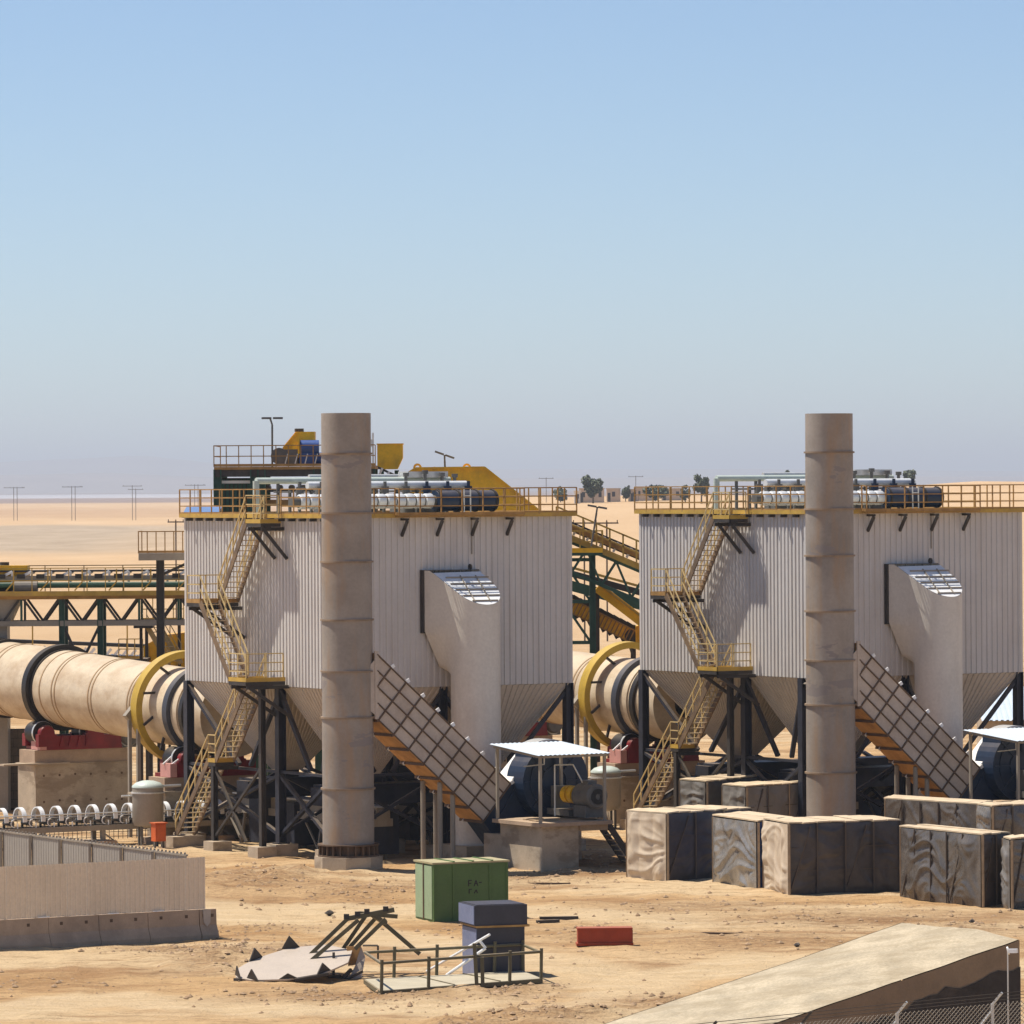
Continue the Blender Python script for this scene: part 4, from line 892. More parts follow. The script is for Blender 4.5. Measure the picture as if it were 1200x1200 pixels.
T.part('chute', MB().prism([(q.x-1.4, Yb+.1, zt-.05), (q.x+.75, Yb+.1, zt-.05), (q.x+.25, Yb+.1, zb_+.1), (q.x-1.4, Yb+.1, zb_+.1)], (0, 1.5, 0)), tank_m)

def drive(name, label, base, s, Y, px0, px1, pyt, pyb, motor):
    T = WT(name, label, 'drive unit', base, 'conveyor drive units')
    a, b = dv(px0, pyt, Y), dv(px1, pyb, Y); w, h_ = b.x - a.x, a.z - b.z; d0 = Y + .1
    T.part('hood', MB().prism([(a.x, d0, b.z + h_*.3), (a.x, d0, b.z + h_*.55), (a.x + w*.4, d0, a.z), (b.x, d0, a.z), (b.x, d0, b.z + h_*.3)], (0, 1.3, 0)), yellow_m)
    T.part('hood_rib', MB().beam((a.x + w*.05, d0-.03, b.z + h_*.55), (a.x + w*.45, d0-.03, a.z - .02), .08, .06).box((a.x - .05, d0-.06, b.z + h_*.24), (b.x + .05, d0, b.z + h_*.32)), yellow_m)
    T.part('frame', MB().box((a.x + .1, d0+.1, b.z), (b.x - .1, d0 + 1.2, b.z + h_*.3)), dark_m)
    T.part('motor', MB().tube((a.x + w*.75, d0-.4, b.z + h_*.2), (b.x + .5, d0-.4, b.z + h_*.2), .3, 16).box((a.x + w*.7, d0-.6, b.z), (b.x + .3, d0-.2, b.z + .15)), motor)
    T.part('vent', MB().tube((a.x + w*.5, d0+.6, a.z), (a.x + w*.5, d0+.6, a.z+.15), .22, 10), dark_m)
drive('drive_unit', 'yellow belt drive hood above the grey chute of the conveyor bridge', tuple(D(15, 695, Yb)), 1, Yb+.3, -25, 32, 663, 695, motor_m)

# small railed platform beside the first house
Yp = 226.0; p = D(190, 800, Yp)
T = WT('service_platform', 'small railed platform on a single post beside the conveyor bridge', 'platform', (p[0], p[1], 0))
a, b = dv(164, 648, Yp), dv(226, 648, Yp)
dk = T.part('deck', MB().box((a.x, Yp-.9, a.z-.32), (b.x, Yp+1.2, a.z)), tank_m)
railing(T, [(a.x, Yp+1.2, a.z), (a.x, Yp-.88, a.z)], h=.95, spacing=2.5, m=rustrail_m, rails=(1,), toe=0); railing(T, [(a.x, Yp-.9, a.z), (b.x, Yp-.9, a.z)], h=.95, spacing=.36, m=rustrail_m, rails=(1,), toe=.1)
T.part('post', MB().hbeam((dv(188, 700, Yp).x, Yp, -.3), (dv(188, 700, Yp).x, Yp, a.z-.32), .34, .34, .04, (1, 0, 0)), dark_m)
T.part('bracket', MB().beam((dv(188, 700, Yp).x, Yp, a.z-1.0), (b.x, Yp, a.z-.35), .12, .12), dark_m)

# yellow plant and stairs behind the kiln by the first house
Yq = 240.0; p = D(190, 780, Yq)
T = WT('plant_stair', 'narrow yellow-railed stair between the conveyor bridge and the kiln', 'staircase', (p[0], p[1], 0))
a, b = dv(198, 778, Yq), dv(172, 733, Yq)
flight(T, a, b, (.55, .35, 0), m_str=ystair_m, h=.9)
T.part('head_landing', MB().box((b.x-.6, Yq-.3, b.z-.12), (b.x+.3, Yq+1.0, b.z)), dark_m); T.part('leg', MB().beam((b.x-.3, Yq+.4, -.3), (b.x-.3, Yq+.4, b.z), .14, .14).beam((a.x, Yq+.2, -.3), (a.x, Yq+.2, a.z), .12, .12), dark_m)
p = D(178, 770, 246); T = WT('crusher_house', 'yellow machinery housing with railed deck behind the kiln gear guard near the bridge', 'machine', (p[0], p[1], 0))
a, b = dv(168, 745, 246), dv(232, 790, 246)
T.part('housing', MB().box((a.x, 246, b.z), (b.x, 249, a.z-.5)).prism([(a.x, 246, a.z-.5), (b.x, 246, a.z-.5), (b.x, 246, a.z+.2), (a.x+.9, 246, a.z)], (0, 3, 0)), yellow_m)
for i in range(6): T.part('stiffener', MB().box((a.x + .2 + i*.45, 245.93, b.z), (a.x + .28 + i*.45, 246, a.z-.5)), yrail_m)
T.part('leg', MB().box((a.x+.1, 246.1, -.3), (a.x+.4, 246.4, b.z)).box((b.x-.4, 246.1, -.3), (b.x-.1, 246.4, b.z)), dark_m)
a2, b2 = dv(140, 772, 244), dv(168, 772, 244)
T.part('low_deck', MB().box((a2.x, 243.6, a2.z-.15), (b2.x+.2, 246, a2.z)), dark_m); T.part('low_leg', MB().box((a2.x+.1, 243.7, -.3), (a2.x+.3, 243.9, a2.z-.15)).box((b2.x-.3, 243.7, -.3), (b2.x-.1, 243.9, a2.z-.15)), dark_m)
railing(T, [(a2.x, 243.6, a2.z), (b2.x, 243.6, a2.z)], spacing=.33, h=.95, m=yrail_m)
a3 = dv(168, 728, 246); b3 = dv(216, 728, 246)
railing(T, [(a3.x, 245.5, dv(0, 728, 246).z), (b3.x, 245.5, dv(0, 728, 246).z)], spacing=.5, h=1.1, m=yrail_m); T.part('upper_deck', MB().box((a3.x, 245.4, dv(0, 728, 246).z-.15), (b3.x, 247, dv(0, 728, 246).z)), yellow_m)
T.part('upper_leg', MB().box((a3.x+.1, 245.6, -.3), (a3.x+.25, 245.75, dv(0, 728, 246).z-.15)).box((b3.x-.3, 245.6, -.3), (b3.x-.15, 245.75, dv(0, 728, 246).z-.15)), dark_m)

# ground conveyor and spoil line farther back, poles
Yg = 330.0; p = D(95, 800, Yg); T = WT('ground_conveyor', 'long low conveyor with pale rollers far behind the bridge legs', 'conveyor', (p[0], p[1], 0))
a, b = dv(-40, 749, Yg), dv(172, 757, Yg)
T.part('belt', MB().beam(a, b, 1.0, .22), belt_m); T.part('frame', MB().beam(a - V(0, 0, .75), b - V(0, 0, .75), .8, .18), dark_m)
im2 = mesh_of(MB().beam((-.22, -.3, -.25), (.12, -.3, .15), .1, .18).tube((.1, -.4, -.3), (.1, .4, -.3), .12, 8), 'roller_frame', white_m)
for i in range(22): T.inst('roller_frame', im2, a.lerp(b, (i+.5)/22) - V(0, 0, .42))
for i in range(7):
    q = a.lerp(b, (i + .5)/7); T.part('leg', MB().box((q.x-.1, Yg-.3, -.3), (q.x+.1, Yg-.1, q.z-.75)), dark_m)

def pole(px, pyt, pyb, Y, label, arms=2, h=None, name='utility_pole', grp='utility poles'):
    t = dv(px, pyt, Y); z0 = hgt(t.x, Y); T = WT(name, label, 'pole', (t.x, Y, z0), grp); w = max(.09, Y * .00006)
    T.part('shaft', MB().tube((t.x, Y, z0 - .5), (t.x, Y, t.z), w, 6), pole_m)
    T.part('crossarm', MB().box((t.x - arms, Y-.05, t.z - w*2.5), (t.x + arms, Y+.1, t.z - w)), pole_m)
    for k in (-.9, 0, .9): T.part('insulator', MB().box((t.x + arms*k - w*.5, Y-.08, t.z - w), (t.x + arms*k + w*.5, Y+.08, t.z + w*1.5)), pole_m)
    return T
pole(206, 610, 640, 560, 'single crossarm pole in front of the grey gravel flat by the railed platform', .9)
pole(684.5, 611, 660, 480, 'crossarm pole between the two houses beside the leaning floodlight', 1.1); pole(711, 611, 660, 480, 'crossarm pole between the two houses beside the leaning floodlight', 1.1)
for k, px in enumerate((16, 20, 84, 88, 155, 159, 228, 232)):
    Y = 2350; t = dv(px, (571, 571, 570, 570, 569, 573, 568, 568)[k], Y)
    pole(px, (571, 571, 570, 570, 569, 573, 568, 568)[k], 587, Y, 'distant power line pole standing in pairs on the horizon plain', 4.5 if k % 2 == 0 else 3.5, grp='distant power line poles')
for px, py in ((640, 560), (745, 558)): pole(px, py, 580, 1500, 'tall pole on the rise among the far trees', 2.2, grp='poles on the rise')
for px in (38, 149):
    t = dv(px, 732, 300); T = WT('marker_post', 'thin yellow post on the sand behind the conveyor bridge', 'post', (t.x, 300, 0), 'thin yellow posts')
    T.part('shaft', MB().box((t.x-.04, 300, -.4), (t.x+.04, 300.08, t.z)), yrail_m); T.part('cap', MB().box((t.x-.08, 299.96, t.z), (t.x+.08, 300.12, t.z+.1)), yrail_m)

# ================================================================== transfer tower behind the first house
Yt = 232.0; p = D(315, 800, Yt)
T = WT('transfer_tower', 'dark green framed transfer tower with railed top deck behind the roof pipework', 'tower', (p[0], p[1], 0))
xl, xr, zt = dv(251, 547, Yt).x, dv(440, 547, Yt).x, dv(300, 547, Yt).z
dk = T.part('deck', MB().box((xl, Yt-.2, zt-.12), (xr, Yt+5, zt)), rustrail_m)
railing(T, [(xl, Yt+5, zt), (xl, Yt-.18, zt)], h=.96, spacing=5.2, m=rustrail_m, rails=(.5, 1), toe=0); railing(T, [(xl, Yt-.2, zt), (xr, Yt-.2, zt)], h=.96, spacing=.55, m=rustrail_m, rails=(.5, 1))
for x in (xl + .15, dv(298, 560, Yt).x, dv(304, 560, Yt).x + .1, dv(372, 560, Yt).x, xr - .2):
    for o in (0, 4.6): T.part('column', MB().hbeam((x, Yt+o, -.3), (x, Yt+o, zt-.12), .34, .36, .05, (1, 0, 0)), green_m)
T.part('beam', MB().box((xl, Yt-.12, zt-.45), (xr, Yt+.12, zt-.13)), dark_m)
for i in range(9):
    x0 = dv(259, 560, Yt).x + i*.19; T.part('wall_panel', MB().box((x0, Yt+.5, 6), (x0+.14, Yt+.56, zt-.55)), green_m)
T.part('back_panel', MB().box((xl+.3, Yt+.7, 6), (dv(300, 560, Yt).x, Yt+.76, zt-.5)), dark_m)
T.part('belt', MB().box((dv(302, 550, Yt).x, Yt+1.2, zt-1.15), (xr, Yt+2.3, zt-1.05)), belt_m)
T.part('side_frame', MB().box((dv(302, 550, Yt).x, Yt+1.0, zt-1.75), (xr, Yt+1.1, zt-1.5)), rustrail_m)
for i in range(5): T.part('idler', MB().tube((dv(312 + i*14, 560, Yt).x, Yt+1.1, zt-.95), (dv(312 + i*14, 560, Yt).x, Yt+2.4, zt-.95), .13, 10), motor_m)
T.part('purlin', MB().box((xl+.3, Yt+.3, zt-.75), (xr, Yt+.45, zt-.62)), white_m)
drive('drive_unit', 'yellow drive hood with blue motor on the transfer tower deck', tuple(dv(350, 547, Yt+1.5)), 1, Yt+1.5, 331, 369, 506, 546, bluemot_m)
T = WT('drive_gearbox', 'blue motor and dark gearbox beside the hood on the tower deck', 'gearbox', tuple(dv(355, 546, Yt+.8)))
a = dv(352, 546, Yt+.8)
T.part('motor', MB().tube((a.x, Yt+.8, a.z+.85), (a.x+.85, Yt+.8, a.z+.85), .32, 16).box((a.x-.05, Yt+.6, a.z), (a.x+.7, Yt+1, a.z+.6)), bluemot_m, smooth=30)
T.part('gear_case', MB().box((a.x-.9, Yt+.5, a.z), (a.x-.12, Yt+1.1, a.z+.75)).tube((a.x-.95, Yt+.45, a.z+.45), (a.x-.95, Yt+1.1, a.z+.45), .38, 16), motor_m)
T.part('guard', MB().box((a.x-.1, Yt+.45, a.z+.55), (a.x-.02, Yt+1.15, a.z+1.25)).box((a.x-.35, Yt+.6, a.z+.75), (a.x-.1, Yt+1.0, a.z+1.1)), yellow_m)
for k in range(4): T.part('stand', MB().beam((a.x-.7+k*.45, Yt+.4, a.z), (a.x-.55+k*.45, Yt+.4, a.z+.55), .05, .05), galv_m)

def floodlight(px, pyb, pyt, Y, tilt, label, z0=None, half=.45, lean=0.0):
    b = dv(px, pyb, Y); t = dv(px + lean, pyt, Y); z0 = b.z if z0 is None else z0
    T = WT('floodlight_pole', label, 'lamp', (b.x, Y, z0), 'floodlight poles')
    T.part('shaft', MB().tube((b.x, Y, z0), (b.x + (t.x-b.x)*.85, Y, t.z-.3), .045, 8).tube((b.x + (t.x-b.x)*.85, Y, t.z-.3), (t.x - .1*(1 if tilt == 0 else 0), Y, t.z), .04, 8), motor_m)
    for s in (-1, 1): T.part('lamp_head', MB().beam((t.x + s*half*.08, Y, t.z + s*-tilt*.08), (t.x + s*half, Y, t.z - s*tilt), .25, .09), motor_m)
floodlight(319, 547, 490, Yt+1, 0, 'straight floodlight pole with two flat heads on the tower deck', half=.48)
floodlight(522, 560, 533, 240, .16, 'tilted floodlight above the yellow conveyor hood', half=.45, lean=-1)
floodlight(693, 640, 594, 238, .08, 'leaning floodlight on the trestle deck between the houses', half=.45, lean=7)

# yellow feed box, inclined conveyor and hood
Yh = 238.0
p = dv(457, 560, Yh); T = WT('feed_box', 'yellow feed box above the inclined belt beside the chimney top', 'hopper', (p.x, Yh, 0))
a, b = dv(442, 521, Yh), dv(472, 551, Yh)
T.part('box', MB().prism([(a.x, Yh, a.z), (b.x, Yh, a.z), (b.x, Yh, a.z-.62), (b.x-.25, Yh, b.z+.05), (a.x, Yh, b.z+.05)], (0, 1.2, 0)), yellow_m)
T.part('front_panel', MB().box((a.x+.03, Yh-.03, a.z-.85), (a.x+.78, Yh, a.z-.03)), yellow_m); T.part('rim', MB().box((a.x-.03, Yh-.05, a.z), (b.x+.03, Yh+1.25, a.z+.05)), yellow_m)
T.part('leg', MB().beam((a.x+.2, Yh+.2, -.3), (a.x+.2, Yh+.2, b.z), .2, .2).beam((b.x-.3, Yh+.9, -.3), (b.x-.3, Yh+.9, b.z), .2, .2), green_m)
T.part('aerial', MB().tube((a.x-.2, Yh+.1, b.z-.3), (a.x-.2, Yh+.1, a.z+.55), .05, 6).tube((a.x-.28, Yh+.1, a.z-.1), (a.x-.28, Yh+.1, a.z+.25), .06, 6), galv_m)
p = dv(440, 560, Yh); T = WT('inclined_conveyor', 'inclined belt conveyor running down to the yellow hood behind the roof drums', 'conveyor', (p.x, Yh, 0))
a, b = dv(418, 536, Yh-1), dv(482, 566, Yh-1)
T.part('belt', MB().beam(a, b, .9, .1), belt_m); T.part('side_frame', MB().beam(a - V(0, .5, .5), b - V(0, .5, .5), .08, .2), rustrail_m)
for i in range(8): q = a.lerp(b, (i+.5)/8); T.part('idler', MB().beam(q - V(.12, .5, .45), q + V(.1, -.5, .02), .07, .1), white_m)
T.part('leg', MB().beam((a.x+.3, Yh-1, -.3), (a.x+.3, Yh-1, a.z-.5), .2, .2).beam((b.x-.1, Yh-1, -.3), (b.x-.1, Yh-1, b.z-.5), .2, .2), green_m)
p = dv(555, 600, Yh); T = WT('conveyor_hood', 'big sloping yellow conveyor hood rising behind the roof drums', 'hood', (p.x, Yh, 0))
poly = [(473, 557), (487, 549), (568, 548), (636, 602), (640, 640), (473, 640)]
T.part('hood', MB().prism([dv(x, y, Yh) for x, y in poly], (0, 2.2, 0)), yellow_m)
T.part('edge_flange', MB().beam(dv(487, 548.5, Yh) - V(0, .05, 0), dv(568, 547.5, Yh) - V(0, .05, 0), .1, .08).beam(dv(568, 547.5, Yh) - V(0, .05, 0), dv(637, 602, Yh) - V(0, .05, 0), .1, .08).beam(dv(473, 557, Yh) - V(0, .05, 0), dv(487, 548.5, Yh) - V(0, .05, 0), .1, .08), yellow_m)
for px in (489, 547): q = dv(px, 548, Yh); T.part('lifting_lug', MB().lathe((q.x, Yh + .3, q.z), (0, 1, 0), [(.1, 0), (.2, 0), (.2, .3), (.1, .3)], 14, closed=True), yellow_m)
T.part('side_rib', MB().box((dv(505, 0, Yh).x, Yh-.05, dv(0, 600, Yh).z), (dv(507, 0, Yh).x, Yh, dv(0, 550, Yh).z)).box((dv(540, 0, Yh).x, Yh-.05, dv(0, 600, Yh).z), (dv(542, 0, Yh).x, Yh, dv(0, 550, Yh).z)), yellow_m)
T.part('leg', MB().beam((p.x-1.5, Yh+.3, -.3), (p.x-1.5, Yh+.3, dv(0, 640, Yh).z), .3, .3).beam((p.x+1.5, Yh+.3, -.3), (p.x+1.5, Yh+.3, dv(0, 640, Yh).z), .3, .3), green_m)
# blue roofed cabin
p = dv(232, 606, 222); T = WT('blue_cabin', 'cabin with a pale blue roof under the green transfer tower', 'cabin', (p.x, 222, 0))
a, b = dv(213, 607, 222), dv(255, 600, 222)
T.part('wall', MB().box((a.x+.15, 222.1, -.3), (b.x, 225, a.z-.05)), housew_m); T.part('roof', MB().prism([(a.x, 222, a.z), (a.x, 222, a.z+.1), (a.x, 225.2, b.z+.22), (a.x, 225.2, b.z+.12)], (b.x - a.x, 0, 0)), broof_m)

# ================================================================== trestle and conveyors between the houses
Yr = 240.0
p = dv(695, 762, Yr); T = WT('trestle', 'dark green steel trestle with yellow railed deck between the two houses', 'trestle', (p.x, Yr, 0))
zd = dv(690, 647, Yr).z; xl, xr = dv(640, 650, Yr).x, dv(706, 650, Yr).x
T.part('deck', MB().box((xl, Yr-.6, zd-.16), (xr, Yr+1.6, zd)), green_m); T.part('deck_edge', MB().box((xl, Yr-.64, zd-.02), (xr, Yr-.6, zd+.2)), yellow_m)
railing(T, [(xl, Yr-.6, zd), (xr, Yr-.6, zd), (xr, Yr+1.6, zd)], h=1.0, spacing=.5, m=yrail_m, toe=0, rails=(.5, 1), r=.03)
for o in (0, 1.5):
    T.part('column', MB().hbeam((p.x, Yr+o, -.3), (p.x, Yr+o, zd-.16), .26, .28, .05, (1, 0, 0)), green_m)
    T.part('column', MB().hbeam((p.x-2.6, Yr+o, -.3), (p.x-2.6, Yr+o, zd-.16), .26, .28, .05, (1, 0, 0)), green_m)
for py in (660, 709, 757): T.part('tie_beam', MB().box((p.x-2.6, Yr-.1, dv(0, py+2, Yr).z), (p.x, Yr+.1, dv(0, py-2, Yr).z)), green_m)
for y0, y1 in ((660, 709), (709, 757)):
    z0, z1 = dv(0, y0, Yr).z, dv(0, y1, Yr).z
    T.part('brace', MB().beam((p.x-1.4, Yr, z0), (p.x-.1, Yr, z1), .12, .12), green_m); T.part('brace', MB().beam((p.x-1.0, Yr, z0), (p.x-2.4, Yr, z1), .12, .12), green_m)
def incl(name, label, a, b, m_rail, tr_m, base):
    T = WT(name, label, 'conveyor', base, 'inclined conveyors between the houses'); a, b = Vector(a), Vector(b); d = (b - a).normalized(); u = V(0, 0, 1)
    T.part('belt', MB().beam(a + u*.45, b + u*.45, 1.0, .09).beam(a + u*.05, b + u*.05, 1.0, .06), belt_m)
    T.part('side_frame', MB().beam(a - V(0, .55, -.2), b - V(0, .55, -.2), .08, .22), rustrail_m); T.part('kick_plate', MB().beam(a - V(0, .9, .28), b - V(0, .9, .28), .05, .28), m_rail)
    L = (b - a).length; n = int(L / .62)
    im = mesh_of(MB().beam((-.15, -.5, -.05), (.1, -.5, .4), .08, .12).tube((0, -.5, .15), (0, .5, .15), .1, 8), 'idler', white_m)
    for i in range(n): T.inst('idler', im, a.lerp(b, (i + .5)/n))
    railing(T, [a - V(0, .92, .2), b - V(0, .92, .2)], h=1.1, spacing=.7, m=m_rail, toe=0, r=.04)
    t0, t1, c0, c1 = a - u*.5, b - u*.5, a - u*1.9, b - u*1.9; n = max(2, int(L / 1.3))
    for o in (-.7, .7):
        w = V(0, o, 0); T.part('chord', MB().beam(t0 + w, t1 + w, .14, .14), tr_m); T.part('chord', MB().beam(c0 + w, c1 + w, .14, .16), tr_m)
        for i in range(n):
            T.part('web', MB().beam(t0.lerp(t1, i/n) + w, c0.lerp(c1, (i+.5)/n) + w, .09, .09).beam(c0.lerp(c1, (i+.5)/n) + w, t0.lerp(t1, (i+1)/n) + w, .09, .09), tr_m)
    T.part('leg', MB().beam((b.x-.3, b.y, -.3), (b.x-.3, b.y, b.z-1.9), .2, .2).beam((a.x+.3, a.y, -.3), (a.x+.3, a.y, a.z-1.9), .2, .2), tr_m)
a, b = dv(652, 616, Yr+.5), dv(792, 675, Yr+.5); incl('inclined_conveyor', 'inclined belt conveyor descending past the yellow railed deck between the houses', a, b, yrail_m, green_m, (a.x, Yr, 0))
a, b = dv(655, 668, 252), dv(800, 708, 252)
T = WT('inclined_conveyor', 'farther green conveyor seen through the trestle between the houses', 'conveyor', (a.x, 252, 0), 'inclined conveyors between the houses')
T.part('belt', MB().beam(a, b, 1.0, .3), belt_m); T.part('gallery', MB().beam(a - V(0, .5, .6), b - V(0, .5, .6), .2, .5), green_m); T.part('rollers', MB().beam(a + V(0, -.3, .3), b + V(0, -.3, .3), .1, .12), yrail_m)
T.part('leg', MB().beam((b.x-.5, 252, -.3), (b.x-.5, 252, b.z-.6), .25, .25).beam((a.x+.5, 252, -.3), (a.x+.5, 252, a.z-.6), .25, .25), green_m)
# apron conveyor with flights
a, b = dv(656, 703, 244), dv(742, 746, 244); p = a
T = WT('apron_conveyor', 'rusty yellow apron conveyor with black flights sloping down to the kiln between the houses', 'conveyor', (a.x, 244, 0))
d = (b - a).normalized(); nn = V(-d.z, 0, d.x)
T.part('side_plate', MB().beam(a, b, .9, .62), yellow_m); T.part('edge', MB().beam(a - V(0, .48, 0) + nn*.3, b - V(0, .48, 0) + nn*.3, .06, .06).beam(a - V(0, .48, 0) - nn*.3, b - V(0, .48, 0) - nn*.3, .06, .06), rustrail_m)
L = (b - a).length
for i in range(20): q = a + d*(L*(i+.5)/20); T.part('stiffener', MB().beam(q - V(0, .48, 0) + nn*.28, q - V(0, .48, 0) - nn*.28, .06, .06), rustrail_m)
for i in range(11):
    q = a + d*(L*(i+.5)/11); T.part('flight_bar', MB().prism([q + nn*.33 - V(0, .4, 0), q + nn*.33 - V(0, .4, 0) + d*.36, q + nn*.5 - V(0, .4, 0) + d*.3, q + nn*.53 - V(0, .4, 0) - d*.05], (0, .8, 0)), black_m)
    T.part('flight_bar', MB().prism([q - nn*.33 - V(0, .4, 0), q - nn*.33 - V(0, .4, 0) + d*.3, q - nn*.48 - V(0, .4, 0) + d*.2], (0, .8, 0)), black_m)
T.part('head', MB().tube((b.x, 243.5, b.z), (b.x, 244.5, b.z), .42, 16), dark_m); T.part('leg', MB().beam((b.x, 244, -.3), (b.x, 244, b.z-.3), .25, .25).beam((a.x+.4, 244, -.3), (a.x+.4, 244, a.z-.3), .25, .25), dark_m)
T.part('discharge_box', MB().prism([(b.x+.1, 243.4, b.z+.5), (b.x+1.6, 243.4, b.z+.9), (b.x+1.6, 243.4, b.z-.6), (b.x+.1, 243.4, b.z-.5)], (0, 1.2, 0)), yellow_m)
a, b = dv(700, 688, 243), dv(770, 742, 243); T = WT('yellow_chute', 'bright yellow chute beam below the green trestle conveyor', 'chute', (b.x, 243, 0))
T.part('chute', MB().beam(a, b, .7, .5), yellow_m); T.part('lip', MB().beam(a + V(0, -.38, .22), b + V(0, -.38, .22), .06, .1), yrail_m); T.part('leg', MB().beam((b.x, 243, -.3), (b.x, 243, b.z), .25, .25).beam((a.x, 243.4, -.3), (a.x, 243.4, a.z), .2, .2), dark_m)

# shed at the far right behind the second house
p = G(1185, 880); T = WT('roadside_shed', 'low shed with a bluish white sheet roof behind the fan by the crates', 'shed', (p[0], p[1], 0))
a, b = dv(1150, 845, p[1]), dv(1240, 818, p[1])
T.part('wall', MB().box((a.x+.2, p[1]+.2, -.3), (b.x, p[1]+5, a.z)), conc_m); T.part('roof', MB().corrug((a.x, p[1]-.3, a.z+.02), (1, 0, 0), b.x - a.x, (0, 5.5, 1.6), 1.0, (0, 0, 1), .3, .05), roofw_m)

# ================================================================== far trees, houses and scrub on the right-hand rise
def tree(px, pyb, pyt, hw, Y, label, seed, name='tree', cut=0.25):
    c = dv(px, pyb, Y); z0 = hgt(c.x, Y); top = dv(px, pyt, Y).z; hh = max(2.5, top - z0); R = hw / F * Y
    T = WT(name, label, 'tree', (c.x, Y, z0), 'far trees on the rise'); rr = random.Random(seed)
    tr = MB().tube((c.x, Y, z0-.5), (c.x, Y, z0 + hh*.45), hh*.035, 7, hh*.02)
    for k in range(5):
        t = k*1.3; tr.tube((c.x, Y, z0 + hh*(.22 + .05*k)), (c.x + R*.6*math.cos(t), Y + R*.6*math.sin(t), z0 + hh*(.55 + .06*k)), hh*.015, 5, hh*.006)
    T.part('trunk', tr, trunk_m)
    mb = MB(); cl = [(rr.uniform(-1, 1), rr.uniform(-1, 1), rr.uniform(-1, 1)) for _ in range(60)]; cl = [v for v in cl if sum(x*x for x in v) < 1][:24]
    zc = z0 + hh*(.5 + cut/2); rz = hh*(.5 - cut/2)
    for v in cl:
        q = Vector((c.x + v[0]*R*.78, Y + v[1]*R*.78, zc + v[2]*rz*.8)); cr_ = R*rr.uniform(.22, .4)
        for _ in range(90):
            w = Vector((rr.gauss(0, 1), rr.gauss(0, 1), rr.gauss(0, 1))).normalized()*cr_*rr.uniform(.5, 1.05); s = R*rr.uniform(.09, .17)
            u1 = Vector((rr.gauss(0, 1), rr.gauss(0, 1), rr.gauss(0, 1))).normalized(); u2 = u1.orthogonal().normalized()
            o = q + w; mb.add([o - u1*s, o + u2*s*.7, o + u1*s, o - u2*s*.7], [(0, 1, 2, 3)])
    T.part('crown', mb, leaf_m, recalc=False)
tree(695, 582, 555, 14, 1450, 'broad green tree beside the far white house seen between the two filter houses', 1)
tree(657, 581, 571, 10, 1500, 'low dark bush beside the sloping end of the yellow hood', 2, cut=0.05)
tree(733, 580, 571, 7, 1500, 'small dark tree among the far huts seen between the filter houses', 3); tree(737, 580, 566, 2.5, 1500, 'slim dark tree among the far huts seen between the filter houses', 4)
tree(768, 579, 568, 14, 1500, 'spreading dark tree among the far huts', 5, cut=.1); tree(822, 578, 556, 12, 1400, 'dark tree beside the pale bent roof pipe', 6)
tree(803, 578, 568, 7, 1450, 'small dark bush between the spreading tree and pale bent pipe', 7, cut=.05); tree(923, 576, 547, 8, 1400, 'narrow dark tree beside the top of the chimney behind the crates', 8)
tree(1066, 576, 548, 9, 1450, 'green tree showing above the dark blue roof drums', 9)
def house(px0, px1, pyb, pyt, Y, m, label, seed):
    a, b = dv(px0, pyb, Y), dv(px1, pyt, Y); z0 = hgt((a.x+b.x)/2, Y); h_ = max(2.6, b.z - z0)
    T = WT('hut', label, 'house', ((a.x+b.x)/2, Y, z0), 'far huts on the rise')
    w = T.part('wall', MB().box((a.x, Y, z0-1), (b.x, Y+6, z0+h_)), m); T.part('roof', MB().box((a.x-.2, Y-.2, z0+h_), (b.x+.2, Y+6.2, z0+h_+.25)), m)
    n = max(1, int((b.x - a.x) / 2.2))
    for i in range(n):
        x = a.x + (b.x-a.x)*(i+.5)/n; T.part('window', MB().box((x-.45, Y-.05, z0+h_*.4), (x+.45, Y+.1, z0+h_*.78)), void_m)
    T.part('door', MB().box((a.x+.3, Y-.06, z0-.2), (a.x+1.1, Y+.1, z0+h_*.7)), void_m)
house(673, 680, 583, 576, 1440, housew_m, 'small white hut at the foot of the broad green tree', 1); house(679, 708, 582, 573, 1480, house_m, 'tan hut row behind the broad green tree', 2)
house(711, 727, 581, 573, 1500, house_m, 'tan hut right of the broad green tree', 3); house(738, 748, 580, 574, 1500, house_m, 'small hut beside the slim dark tree', 4)
house(744, 772, 580, 572, 1520, house_m, 'long low hut behind the spreading dark tree', 5); house(776, 800, 579, 573, 1520, house_m, 'low hut between the spreading tree and the small bush', 6)

